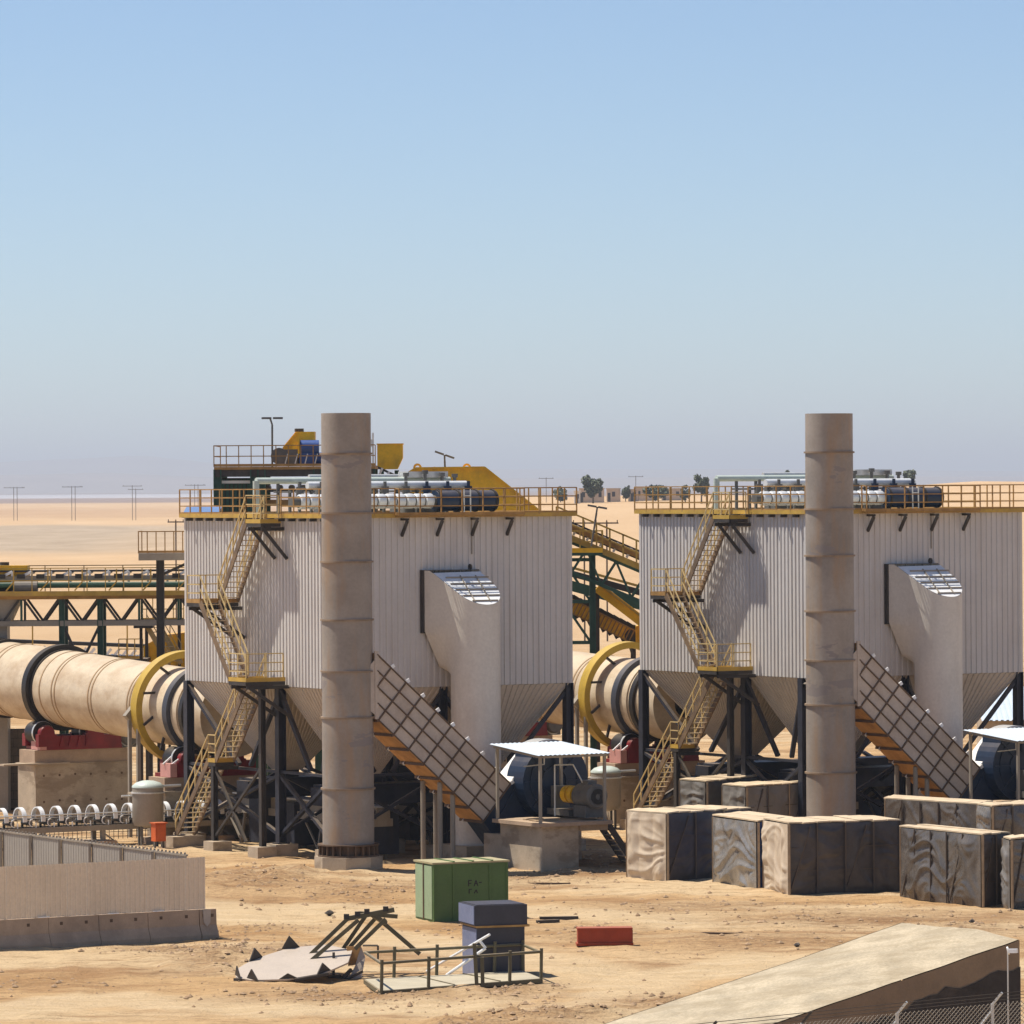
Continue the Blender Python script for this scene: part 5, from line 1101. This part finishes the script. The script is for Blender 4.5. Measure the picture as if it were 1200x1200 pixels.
# ================================================================== tarpaulin-covered crates
def crate(p_near, p_left, p_right, h, label, m_left, m_right, m_top=None, nb=4, nbl=0, seed=0, diag=True, crump=.09, z0=-.06):
    """three ground corners: left, near, right; end sheet on the left side, side sheet on the right side"""
    N, L, R = (Vector((q[0], q[1], 0)) for q in (p_near, p_left, p_right))
    Fv = L + R - N; T = WT('covered_crate', label, 'crate', (N.x, N.y, 0), 'tarpaulin-covered crates')
    def sheet(name, a, b, m, cr_, sd):
        big = cr_ > .05; nu, nv = (64, 48) if big else (8, 6); d = (b - a); n_ = Vector((d.y, -d.x, 0)).normalized(); vs = []; ln_ = d.length
        for j in range(nv + 1):
            for i in range(nu + 1):
                u, v = i/nu, j/nv; q = a + d*u; X, Z = u*ln_, v*h
                edge = min(1, 9*min(u, 1-u))*min(1, 7*min(v + .03, 1.02-v)); f = 0
                if big:
                    ang = mnoise.noise(Vector((X*.5 + sd*5.1, Z*.5, sd)))*.9
                    s1 = X*math.cos(ang) + Z*math.sin(ang); s2 = -X*math.sin(ang) + Z*math.cos(ang)
                    f = max(0, 1 - abs(mnoise.noise(Vector((s1*.55 + sd*3, s2*1.5, sd*1.7))))*3.6)*.55 + max(0, 1 - abs(mnoise.noise(Vector((s1*1.0, s2*3.0 + sd, sd*2.9))))*4)*.22 + mnoise.noise(Vector((X*.7 + sd, Z*.8, sd)))*.75
                    sag = (abs(math.sin(math.pi*X/.95 + sd)))*.05*min(1, max(0, (v-.8)/.2))
                bulge = math.sin(math.pi*((u*nb) % 1.0))*.05 if nb else 0
                vs.append(tuple(q + n_*(.02 + edge*(cr_*f*1.15 + bulge)) + V(0, 0, z0 + (h - z0)*v)))
        w = nu + 1
        return T.part(name, MB().add(vs, [(j*w+i, j*w+i+1, (j+1)*w+i+1, (j+1)*w+i) for j in range(nv) for i in range(nu)]), m, smooth=180, recalc=False)
    sheet('end_sheet', L, N, m_left, crump, seed + 1); sheet('side_sheet', N, R, m_right, max(.055, crump*.62), seed + 2)
    sheet('back_sheet', Fv, L, m_right, .03, seed + 3); sheet('far_end_sheet', R, Fv, m_right, .03, seed + 4)
    T.part('core', MB().prism([q.lerp((N+Fv)/2, .05) + V(0, 0, -.1) for q in (N, R, Fv, L)], (0, 0, h)), strap_m)
    # roof boards laid across
    d = (R - N); n = max(3, int(d.length / .55)); rr = random.Random(seed)
    for i in range(n):
        a, b = N + d*(i/n + .004), N + d*((i+1)/n - .004); sd = (L - N)
        z1, z2 = h + rr.uniform(.0, .05), h + rr.uniform(.0, .05)
        q = [a - sd*.02 + V(0, 0, z1), b - sd*.02 + V(0, 0, z2), b + sd*1.02 + V(0, 0, z2 + rr.uniform(-.02, .02)), a + sd*1.02 + V(0, 0, z1 + rr.uniform(-.02, .02))]
        T.part('roof_board', MB().prism(q, (0, 0, .05)), m_top or tarpt_m)
    nrm = Vector((d.y, -d.x, 0)).normalized()*.085
    for i in range(nb + 1):
        q = N.lerp(R, min(.992, max(.008, i/nb))); T.part('batten', MB().beam(q + nrm + V(0, 0, -.05), q + nrm + V(0, 0, h), .06, .05), strap_m if nb > 3 or i % 2 else wood_m)
        if diag and i < nb and i % 2 == 0: q2 = N.lerp(R, (i+.75)/nb); T.part('diagonal', MB().beam(q + nrm*1.05 + V(0, 0, .05), q2 + nrm*1.05 + V(0, 0, h-.1), .05, .04), strap_m)
    for i in range(1, nbl):
        nl = Vector(((N-L).y, -(N-L).x, 0)).normalized()*.09; q = L.lerp(N, i/nbl); T.part('batten', MB().beam(q + nl + V(0, 0, -.05), q + nl + V(0, 0, h), .07, .05), strap_m)
        if i % 3 == 1: q2 = L.lerp(N, (i-.8)/nbl); T.part('diagonal', MB().beam(q2 + nl*1.05 + V(0, 0, .05), q + nl*1.05 + V(0, 0, h-.1), .05, .04), strap_m)
    for k in (.33, .66): T.part('seam', MB().beam(N + nrm*.75 + V(0, 0, h*k), R + nrm*.75 + V(0, 0, h*k), .03, .025), strap_m)
    T.part('corner_post', MB().beam(L + V(0, 0, -.05), L + V(0, 0, h), .08, .08), wood_m); T.part('corner_post', MB().beam(N + nrm + V(0, 0, -.05), N + nrm + V(0, 0, h), .08, .08), wood_m)
def g2(px, py): return G(px, py)[:2]
def hz(px, pyb, pyt): q = G(px, pyb); return q[2] + (pyb - pyt) * q[1] / F
crate(g2(781, 1031), g2(735, 1027), g2(880, 1024), hz(781, 1031, 954), 'covered crate with pale beige end sheet and blue-black side beside the fan deck steps', tarpb_m, tarpd_m, seed=1, nb=3)
crate(g2(887, 1042), g2(836, 1034), g2(930, 1036), hz(887, 1042, 964), 'covered crate with crumpled grey end sheet and blue side strip', tarps_m, bluemot_m, seed=5, nb=2, crump=.14, diag=False)
crate(g2(924, 1048), g2(895, 1042), g2(1056, 1043), hz(924, 1048, 966), 'wide covered crate with creased beige end sheet and long charcoal side', tarpb_m, tarpd_m, seed=9, nb=4, crump=.10)
crate(g2(1150, 1061), g2(1056, 1050), g2(1182, 1058), hz(1150, 1061, 979), 'covered crate with shiny wrinkled silver-brown long sheet in the front row', tarpk_m, tarpd_m, seed=13, nb=2, nbl=5, crump=.12)
crate(g2(1184, 1064), g2(1176, 1061), g2(1300, 1052), hz(1184, 1064, 985), 'brown covered crate next to the silver sheeted one', tarpg_m, tarpk_m, seed=17, nb=6, crump=.12)
crate(g2(1145, 1016), g2(1038, 1008), g2(1162, 1012), hz(1145, 1016, 943), 'low seen covered crate behind the silver sheeted one below the sloping duct', tarpk_m, tarpd_m, seed=21, nb=2, nbl=5, crump=.10)
crate(g2(1162, 1020), g2(1146, 1017), g2(1300, 1010), hz(1162, 1020, 946), 'pale wrinkled covered crate below the fan canopy', tarps_m, tarpk_m, seed=25, nb=6, crump=.12)
crate(g2(827, 989), g2(797, 986), g2(890, 981), hz(827, 989, 917), 'pale grey covered crate at the foot of the staircase', tarpg_m, tarpd_m, seed=29, nb=2)
crate(g2(874, 992), g2(847, 989), g2(948, 986), hz(874, 992, 923), 'brown covered crate between the chimney and the staircase', tarpg_m, tarpg_m, seed=33, nb=3)

# ================================================================== hoarding on concrete barriers, grey fence
pa, pb = Vector(G(-40, 1114.5)), Vector(G(252, 1098)); d = (pb - pa).normalized(); nrm = V(d.y, -d.x, 0)
prof = [(-.28, -.1), (-.28, .1), (-.12, .42), (-.09, .92), (.09, .92), (.12, .42), (.28, .1), (.28, -.1)]
bcuts = [(-40, 53.5), (54, 112), (112.6, 170), (170.6, 231)]
def bpos(px): t = (px + 40) / 292.0; return pa.lerp(pb, t)
for i, (x0, x1) in enumerate(bcuts + [(232, 252)]):
    a, b = bpos(x0), bpos(x1)
    T = WT('concrete_barrier', ('fourth concrete barrier in from the pale-notched end barrier', 'third concrete barrier in from the pale-notched end barrier', 'second concrete barrier in from the pale-notched end barrier', 'concrete barrier next to the pale-notched end barrier', 'short end concrete barrier with a pale notch at the tip of the hoarding')[i], 'barrier', (a.x, a.y, 0), 'concrete barriers under the hoarding')
    T.part('barrier', MB().prism([a + nrm*y + V(0, 0, z) for y, z in prof], b - a), conc2_m)
    for t in (.25, .75): q = a.lerp(b, t) + nrm*.10 + V(0, 0, .72); T.part('lifting_hole', MB().beam(q - nrm*.04, q + nrm*.012, .1, .1), rib_m)
    if i == 4: T.part('end_notch', MB().prism([a + nrm*.12 + V(0, 0, .9) + d*.1, a + nrm*.12 + d*.38 + V(0, 0, .9), a + nrm*.13 + d*.36 + V(0, 0, .5), a + nrm*.14 + d*.24 + V(0, 0, .36), a + nrm*.13 + d*.12 + V(0, 0, .5)], nrm*.03), plate_m)
T = WT('hoarding', 'beige ribbed sheet hoarding standing on the concrete barriers', 'fence', (pb.x, pb.y, .92))
qa, qb = bpos(-40), bpos(240); n = 12; Lh = (qb - qa).length
for i in range(n):
    o = qa + d*(Lh*i/n + .005) + nrm*.03 + V(0, 0, .935); T.part('sheet', MB().corrug(o, d, Lh/n - .01, (0, 0, 1), 1.68, nrm, .19, .035, flat=.7), hoard_m, recalc=False)
T.part('rail', MB().beam(qa + V(0, 0, 1.1), qb + V(0, 0, 1.1), .05, .06).beam(qa + V(0, 0, 2.45), qb + V(0, 0, 2.45), .05, .06), tank_m)
for i in range(8): q = qa.lerp(qb, (i+.3)/8); T.part('post', MB().beam(q - nrm*.05 + V(0, 0, .92), q - nrm*.05 + V(0, 0, 2.58), .06, .06), tank_m)
for t in (.29, .58, .77): q = qa.lerp(qb, t) + nrm*.12; T.part('foot_clip', MB().beam(q + V(0, 0, .95), q + d*.4 + V(0, 0, .95), .04, .03), white_m)
fa, fb = Vector((*D(-30, 975, 181)[:2], 0)), Vector((*D(219, 1008, 166.6)[:2], 0)); fd = (fb - fa).normalized(); fn = V(fd.y, -fd.x, 0)
T = WT('grey_fence', 'dark grey sheet fence with pale posts running in behind the beige hoarding', 'fence', (fb.x, fb.y, 0)); L = (fb - fa).length
n = 7
for i in range(n):
    o = fa + fd*(L*i/n + .01) + V(0, 0, .05); T.part('sheet', MB().corrug(o, fd, L/n - .02, (0, 0, 1), 2.55, fn, .2, .012, flat=.7), fence_m, recalc=False)
    q = fa + fd*(L*i/n) + fn*.06; T.part('post', MB().beam(q + V(0, 0, -.3), q + V(0, 0, 2.62), .13, .09), tank_m)
T.part('top_rail', MB().beam(fa + V(0, 0, 2.62), fb + V(0, 0, 2.62), .08, .06), tank_m)
cm_ = mesh_of(MB().box((-.03, -.05, 0), (.03, .05, .07)), 'spike', tank_m)
for i in range(60): T.inst('spike', cm_, fa.lerp(fb, (i+.5)/60) + V(0, 0, 2.64))

# ================================================================== green container, blue skip, wreck and small things
cn = Vector(G(508, 1079.5)); cl_ = Vector(G(488, 1075.5)); dL = (cl_ - cn); dL = dL.normalized(); dR = V(-dL.y, dL.x, 0) * -1
if dR.x < 0: dR = -dR
T = WT('green_container', 'green steel container with end door coloured as sunlit and dusty flat lid on the sand', 'container', (cn.x, cn.y, 0)); Wd, Dp, Hc = 2.72, 1.6, 1.9
def cb(x, y, z): return cn + dR*x + dL*y + V(0, 0, z)
def obox(mb, x0, x1, y0, y1, z0, z1): return mb.prism([cb(x0, y0, z0), cb(x1, y0, z0), cb(x1, y1, z0), cb(x0, y1, z0)], (0, 0, z1 - z0))
T.part('body', obox(MB(), 0, Wd, 0, Dp, -.08, Hc), cont_m); T.part('lid', obox(MB(), -.05, Wd + .05, -.05, Dp + .05, Hc, Hc + .06), contr_m)
for x in (.7, 1.4, 2.1): T.part('lid_strip', obox(MB(), x, x+.07, -.05, Dp+.05, Hc+.06, Hc+.09), cont_m)
T.part('end_panel', obox(MB(), -.025, 0, .08, Dp*.5-.03, .05, Hc-.06), contl_m); T.part('end_panel', obox(MB(), -.025, 0, Dp*.5+.03, Dp-.06, .05, Hc-.06), contl_m)
for x in (0, Wd*.255, Wd*.745, Wd-.07): T.part('corner_rib', obox(MB(), x, x+.07, -.03, 0, -.05, Hc), cont_m)
for z in (-.05, Hc-.09): T.part('edge_rib', obox(MB(), .08, Wd-.08, -.022, 0, z, z+.07), cont_m)
T.part('hinge_bar', obox(MB(), -.05, -.026, Dp*.5-.035, Dp*.5+.035, .02, Hc), rib_m)
# black stencilled letters on the front
def stencil(x, z, strokes, w=.035):
    mb = MB()
    for x0, z0, x1, z1 in strokes: mb.beam(cb(x + x0, -.006, z + z0), cb(x + x1, -.006, z + z1), w, .008, up=tuple(-dL))
    T.part('stencil_letter', mb, black_m)
stencil(1.28, 1.12, [(0, 0, 0, .2), (0, .2, .12, .2), (0, .1, .1, .1)]); stencil(1.48, 1.12, [(0, 0, .07, .2), (.07, .2, .14, 0), (.03, .08, .11, .08)]); stencil(1.66, 1.12, [(0, .12, .1, .12)])
stencil(1.30, .88, [(0, 0, 0, .14), (0, .14, .1, .14)]); stencil(1.48, .88, [(0, 0, .08, .12), (.08, .12, .12, 0)])

sn = Vector(G(559, 1145)); sl_ = Vector(G(532, 1137)); dL2 = (sl_ - sn).normalized(); dR2 = V(dL2.y, -dL2.x, 0)
if dR2.x < 0: dR2 = -dR2
T = WT('steel_bin', 'slate blue steel bin with overhanging box rim behind the lying railed frame', 'bin', (sn.x, sn.y, 0))
def sb(x, y, z): return sn + dR2*x + dL2*y + V(0, 0, z)
def sbox(mb, x0, x1, y0, y1, z0, z1): return mb.prism([sb(x0, y0, z0), sb(x1, y0, z0), sb(x1, y1, z0), sb(x0, y1, z0)], (0, 0, z1 - z0))
ws = 1.5; dsk = 1.45
T.part('lower_body', sbox(MB(), .02, ws, .02, dsk, -.08, 1.46), bskip_m); T.part('rim_box', sbox(MB(), -.08, ws+.06, -.06, dsk+.06, 1.52, 2.12), bskip_m)
T.part('sunlit_end', sbox(MB(), -.1, -.082, -.03, dsk+.03, 1.56, 2.1), bskipl_m); T.part('sunlit_end', sbox(MB(), -.004, .018, .05, dsk-.02, .0, 1.42), bskipl_m)
T.part('ledge', sbox(MB(), -.04, ws+.12, -.1, dsk+.05, 1.46, 1.52), rustrail_m); T.part('top_plate', sbox(MB(), .0, ws, .02, dsk, 2.125, 2.14), bskip_m)

# lying railed frame
T = WT('railed_frame', 'olive pipe railed platform frame lying on the sand before the blue bin', 'frame', tuple(G(540, 1165)))
c = [Vector(G(447, 1166.5)), Vector(G(634, 1152)), Vector(G(612, 1143)), Vector(G(428, 1153))]
T.part('deck_plate', MB().prism([q + V(0, 0, .10) for q in c], (0, 0, .04)), deck_m)
for i in range(4): T.part('base_bar', MB().beam(c[i] + V(0, 0, .07), c[(i+1)%4] + V(0, 0, .07), .1, .12), olive_m)
for t in (.33, .62): T.part('deck_seam', MB().beam(c[3].lerp(c[2], t) + V(0, 0, .155), c[0].lerp(c[1], t + .12) + V(0, 0, .155), .04, .02), olive_m)
for i in range(4): T.part('top_rail', MB().tube(c[i] + V(0, 0, .92 if i != 1 else .9), c[(i+1)%4] + V(0, 0, .92), .045, 8), olive_m)
for t in (.0, .29, .8, 1): q = c[0].lerp(c[1], t); T.part('post', MB().tube(q, q + V(.02, 0, 1.02), .05, 8), olive_m)
q = c[0].lerp(c[1], .60); T.part('tall_post', MB().beam(q + V(-.03, -.05, -.05), q + V(-.1, -.05, 1.3), .11, .11).beam(q + V(.14, -.05, -.05), q + V(.12, -.05, .9), .11, .11), olive_m)
for t in (.18, .45, .82, 1): q = c[3].lerp(c[2], t); T.part('post', MB().tube(q, q + V(.03, 0, 1.05), .05, 8), olive_m)
T.part('loose_bar', MB().tube(Vector(G(500, 1143)) + V(0, 0, .12), sb(.25, -.5, 1.3), .04, 8).tube(Vector(G(523, 1147)) + V(0, 0, .1), sb(.1, -.55, .9), .045, 8).tube(sb(.1, -.55, .9), sb(-.05, -.5, 1.1), .04, 8), white_m)

# collapsed tripod with pale base plate
T = WT('collapsed_hopper', 'collapsed steel hopper with pale gusseted base plate and leaning struts', 'scrap', tuple(G(350, 1160)))
cx_, cy_ = (Vector(G(345, 1146)) + V(0, 0, .25))[:2]; c0 = Vector((cx_, cy_, .35))
ux, uy = V(1, 0, .10).normalized(), V(-.05, 1, .20).normalized(); up_ = ux.cross(uy)
pl = [(-1.75, -.5), (-1.3, -.95), (-.2, -1.25), (.9, -1.0), (1.6, -.2), (1.75, 1.0), (1.0, 1.9), (-.1, 2.0), (-1.2, 1.2), (-1.75, .3)]
T.part('base_plate', MB().prism([c0 + ux*x + uy*y for x, y in pl], up_*-.05), plate_m)
for k, (i, s) in enumerate(((0, .34), (1, .32), (3, .3), (7, .4), (8, .36), (2, .16))):
    x, y = pl[i]; q = c0 + ux*x*.97 + uy*y*.97; t = Vector((-y, x, 0)).normalized(); t = ux*t.x + uy*t.y
    T.part('gusset', MB().prism([q - t*.28, q + t*.28, q + up_*s], up_.cross(t)*.04), dark_m)
T.part('rim_angle', MB().beam(c0 + ux*-1.8 + uy*-.5 - up_*.06, c0 + ux*-.9 + uy*-1.15 - up_*.08, .08, .08).beam(c0 + ux*.0 + uy*-1.3 - up_*.04, c0 + ux*1.0 + uy*-1.05 - up_*.04, .08, .08), dark_m)
Yw = c0.y + 1.2
def wv(px, py, dy=0): return dv(px, py, Yw + dy)
for a, b, dy in (((356, 1126), (408, 1076), 0), ((363, 1127), (420, 1078), -.6), ((402, 1112), (428, 1074), .8), ((408, 1112), (440, 1076), .2), ((416, 1112), (452, 1077), -.4), ((444, 1077), (492, 1118), .3)):
    T.part('strut', MB().beam(wv(*a, dy), wv(*b, dy), .14, .12), olive_m)
T.part('head_beam', MB().beam(wv(404, 1077, -.3), wv(462, 1066, -.3), .16, .14).beam(wv(420, 1070, .3), wv(466, 1074, .3), .14, .12).beam(wv(436, 1072, -.2), wv(452, 1082, .2), .12, .12), olive_m)
for px, py in ((406, 1075), (419, 1072), (430, 1069), (452, 1066)): q = wv(px, py, -.35); T.part('bolt_plate', MB().box(q - V(.08, .06, .05), q + V(.08, .06, .1)), dark_m)
cs = [wv(406, 1109, -.2), wv(423, 1109, -.2), wv(427, 1130, -.5), wv(418, 1152, -.8), wv(406, 1140, -.4)]
T.part('torn_sheet', MB().prism([cs[0], cs[1], wv(422, 1130, -.3), wv(408, 1132, -.3)], (0, .04, 0)), rustbounce_m); T.part('torn_sheet', MB().prism([wv(423, 1109, -.25), wv(428, 1122, -.3), wv(424, 1145, -.6), wv(412, 1160, -.9), wv(406, 1152, -.8), wv(416, 1132, -.5)], (0, .05, 0)), plate_m)
T.part('wire_frame', MB().path([wv(376, 1125, -.8), wv(376, 1146, -.8), wv(391, 1143, -.8)], .02, 5).path([wv(391, 1116, -.8), wv(391, 1150, -.8)], .045, 6).path([wv(360, 1131, -.8), wv(391, 1139, -.8)], .02, 5).path([wv(425, 1108, 0), wv(443, 1108, 0), wv(443, 1124, 0)], .03, 5), dark_m)
T.part('foot_clutter', MB().beam(wv(388, 1160, -1.2), wv(412, 1136, -.9), .1, .1).beam(wv(398, 1152, -1.1), wv(425, 1138, -.9), .09, .08).beam(wv(385, 1147, -1), wv(400, 1144, -1), .1, .12).beam(wv(408, 1160, -1.2), wv(400, 1150, -1), .08, .1), dark_m)

def debris(px, py, L_, w, h_, rot, m, label, name='scrap_piece', cat='scrap', grp=None):
    p = G(px, py); z = hgt(p[0], p[1]); T = Thing(name, label, cat, (p[0], p[1], z), rot, group=grp)
    if L_ > .5: T.part('bar', MB().box((-L_/2, -w/2, -.03), (L_/2, w/2, h_)), m)
    else:
        rr = random.Random(int(px)); vs = []
        for q in ico + [(.5, .5, .8), (-.5, -.4, .85), (.55, -.5, .7)]: vs.append((q[0]*L_*.6*rr.uniform(.8, 1.2), q[1]*w*.6*rr.uniform(.8, 1.2), max(-.05, (q[2] + .3)*h_*.7*rr.uniform(.8, 1.1))))
        import bmesh
        bm = bmesh.new(); [bm.verts.new(v) for v in vs]; bmesh.ops.convex_hull(bm, input=bm.verts[:]); mb = MB(); bm.verts.ensure_lookup_table(); bm.verts.index_update()
        mb.add([v.co for v in bm.verts], [[v.index for v in f.verts] for f in bm.faces]); bm.free(); T.part('lump', mb, m)
    return T
p = G(709, 1106.5); T = Thing('oxide_box', 'low red oxide steel channel box lying on the sand', 'box', (p[0], p[1], 0), .05)
T.part('body', MB().box((-.86, -.02, -.05), (.86, .55, .46)), brick_m); T.part('top_lip', MB().box((-.88, -.05, .46), (.88, .58, .52)), brick_m); T.part('base_flange', MB().box((-.9, -.08, -.04), (.9, .6, .04)), brick_m)
T.part('end_cap', MB().box((.862, .03, .05), (.89, .5, .44)), brick_m)
debris(655, 1078, 1.3, .2, .1, .1, dark_m, 'short dark steel piece on the sand right of the blue bin', grp='dark scrap right of the bin'); debris(642, 1081, .8, .15, .1, .4, dark_m, 'short dark steel piece on the sand right of the blue bin', grp='dark scrap right of the bin')
debris(850, 1093, 1.9, .1, .07, -.25, pole_m, 'thin dark plank lying on open sand before the covered crates', cat='plank', name='plank')
debris(640, 1034, 1.8, .08, .06, -.1, pole_m, 'thin dark bar on the sand behind the green container', name='bar', cat='bar')
debris(386, 1072, .35, .3, .22, .5, dark_m, 'dark lump on the sand above the collapsed hopper', grp='dark lumps on the sand'); debris(1139, 1083, .2, .2, .2, .5, dark_m, 'small dark lump on the sand before the ramp', grp='dark lumps on the sand'); debris(934, 1111, .22, .2, .15, .2, dark_m, 'small dark lump on the sand left of the ramp', grp='dark lumps on the sand')

# ================================================================== concrete ramp, wire fence
T = WT('concrete_ramp', 'sloping concrete ramp with pale top and dark stained side wall', 'ramp', (8, 128, 0))
Bp, Fp = V(13.0, 132.2, 2.78), V(10.25, 135.6, 2.9); rd = V(-.80, -.60, 0); sl_ = .196; Ls = 15.5
nu, nv = 60, 14; vs = []
for j in range(nv + 1):
    for i in range(nu + 1):
        s = i/nu; w = j/nv; e = Bp.lerp(Fp, w); q = e + rd*(s*Ls); z = max(-.1, e.z - sl_*s*Ls)
        z += (.012 + .05*math.sin(math.pi*w))*mnoise.fractal(Vector((q.x*.8, q.y*.8, 2)), 1, 2, 4) + .10*math.sin(math.pi*w)*sm(1 - s) + .12*sm((w-.75)/.25)*sm(.25 - s)*2
        vs.append((q.x, q.y, z))
w_ = nu + 1
T.part('top_surface', MB().add(vs, [(j*w_+i, j*w_+i+1, (j+1)*w_+i+1, (j+1)*w_+i) for j in range(nv) for i in range(nu)]), ramp_m, smooth=180)
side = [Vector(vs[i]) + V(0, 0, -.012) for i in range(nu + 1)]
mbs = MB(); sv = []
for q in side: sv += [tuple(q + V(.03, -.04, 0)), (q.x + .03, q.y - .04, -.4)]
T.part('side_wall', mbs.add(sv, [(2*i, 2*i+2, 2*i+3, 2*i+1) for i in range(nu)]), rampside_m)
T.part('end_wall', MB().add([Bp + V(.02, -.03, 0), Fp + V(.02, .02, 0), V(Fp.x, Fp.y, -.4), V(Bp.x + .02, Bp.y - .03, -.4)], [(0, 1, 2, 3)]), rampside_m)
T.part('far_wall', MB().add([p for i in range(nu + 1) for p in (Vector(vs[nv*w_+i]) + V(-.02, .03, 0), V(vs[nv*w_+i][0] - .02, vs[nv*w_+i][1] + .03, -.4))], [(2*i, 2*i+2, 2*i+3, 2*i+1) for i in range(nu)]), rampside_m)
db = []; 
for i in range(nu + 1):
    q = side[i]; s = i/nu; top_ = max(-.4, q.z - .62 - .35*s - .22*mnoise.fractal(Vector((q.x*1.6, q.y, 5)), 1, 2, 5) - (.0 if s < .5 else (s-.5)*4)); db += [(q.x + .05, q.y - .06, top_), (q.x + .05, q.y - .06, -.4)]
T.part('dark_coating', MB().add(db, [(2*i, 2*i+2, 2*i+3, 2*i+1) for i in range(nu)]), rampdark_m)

Yf = 121.0
fx0, fx1 = dv(828, 1190, Yf).x, dv(1163, 1190, Yf).x; sp_ = (fx1 - fx0)/3; ztf = dv(1000, 1181, Yf).z
T = WT('wire_fence', 'chain link fence with angled barbed wire arms in front of the ramp', 'fence', (fx1, Yf, 0))
for i in range(-1, 5):
    yy = 121.7 - 2.05*(3 - i); x = dv(828 + 111.7*i, 1190, yy).x; x2 = dv(828 + 111.7*(i+1), 1190, yy + 2.05).x; ztf = 2.2; sp_ = x2 - x
    T.part('post', MB().tube((x, yy, -.4), (x, yy, ztf), .04, 8), galv_m); T.part('barb_arm', MB().beam((x, yy, ztf - .02), (x + .22, yy - .12, ztf + .27), .06, .05), galv_m if i > 1 else dark_m)
    if i > 0: T.part('stay', MB().tube((x, yy, ztf - .15), (x - .75, yy, ztf - 1.1), .025, 6), galv_m)
    if i < 5:
        y2 = yy + 2.05; mb = MB(); hh = 2.0; st_ = .11
        P = lambda u, v: (x + sp_*u, yy + (y2-yy)*u, ztf - 2.0 + v)
        k = -hh
        while k < sp_:
            u0, v0, u1, v1 = k, 0, k + hh, hh
            if u0 < 0: v0 -= u0; u0 = 0
            if u1 > sp_: v1 -= u1 - sp_; u1 = sp_
            mb.beam(P(u0/sp_, v0), P(u1/sp_, v1), .009, .009); mb.beam(P(1 - u0/sp_, v0), P(1 - u1/sp_, v1), .009, .009); k += st_
        T.part('wire_mesh', mb, tank_m)
        for q in range(3): T.part('barbed_wire', MB().tube((x + .08 + .07*q, yy - .04*(q+1), ztf + .08 + .09*q), (x + sp_ + .08 + .07*q, y2 - .04*(q+1), ztf + .08 + .09*q), .008, 5), dark_m)
t = dv(1181, 1114, 127); T = WT('camera_pole', 'thin pole with a small white camera beside the tall end of the ramp', 'pole', (t.x, 127, 0))
T.part('shaft', MB().tube((t.x, 127, -.3), (t.x, 127, t.z), .018, 8), galv_m); T.part('camera', MB().beam((t.x, 126.9, t.z), (t.x + .22, 126.8, t.z + .01), .1, .1).tube((t.x - .02, 126.95, t.z), (t.x + .02, 126.95, t.z + .01), .1, 8), white_m)
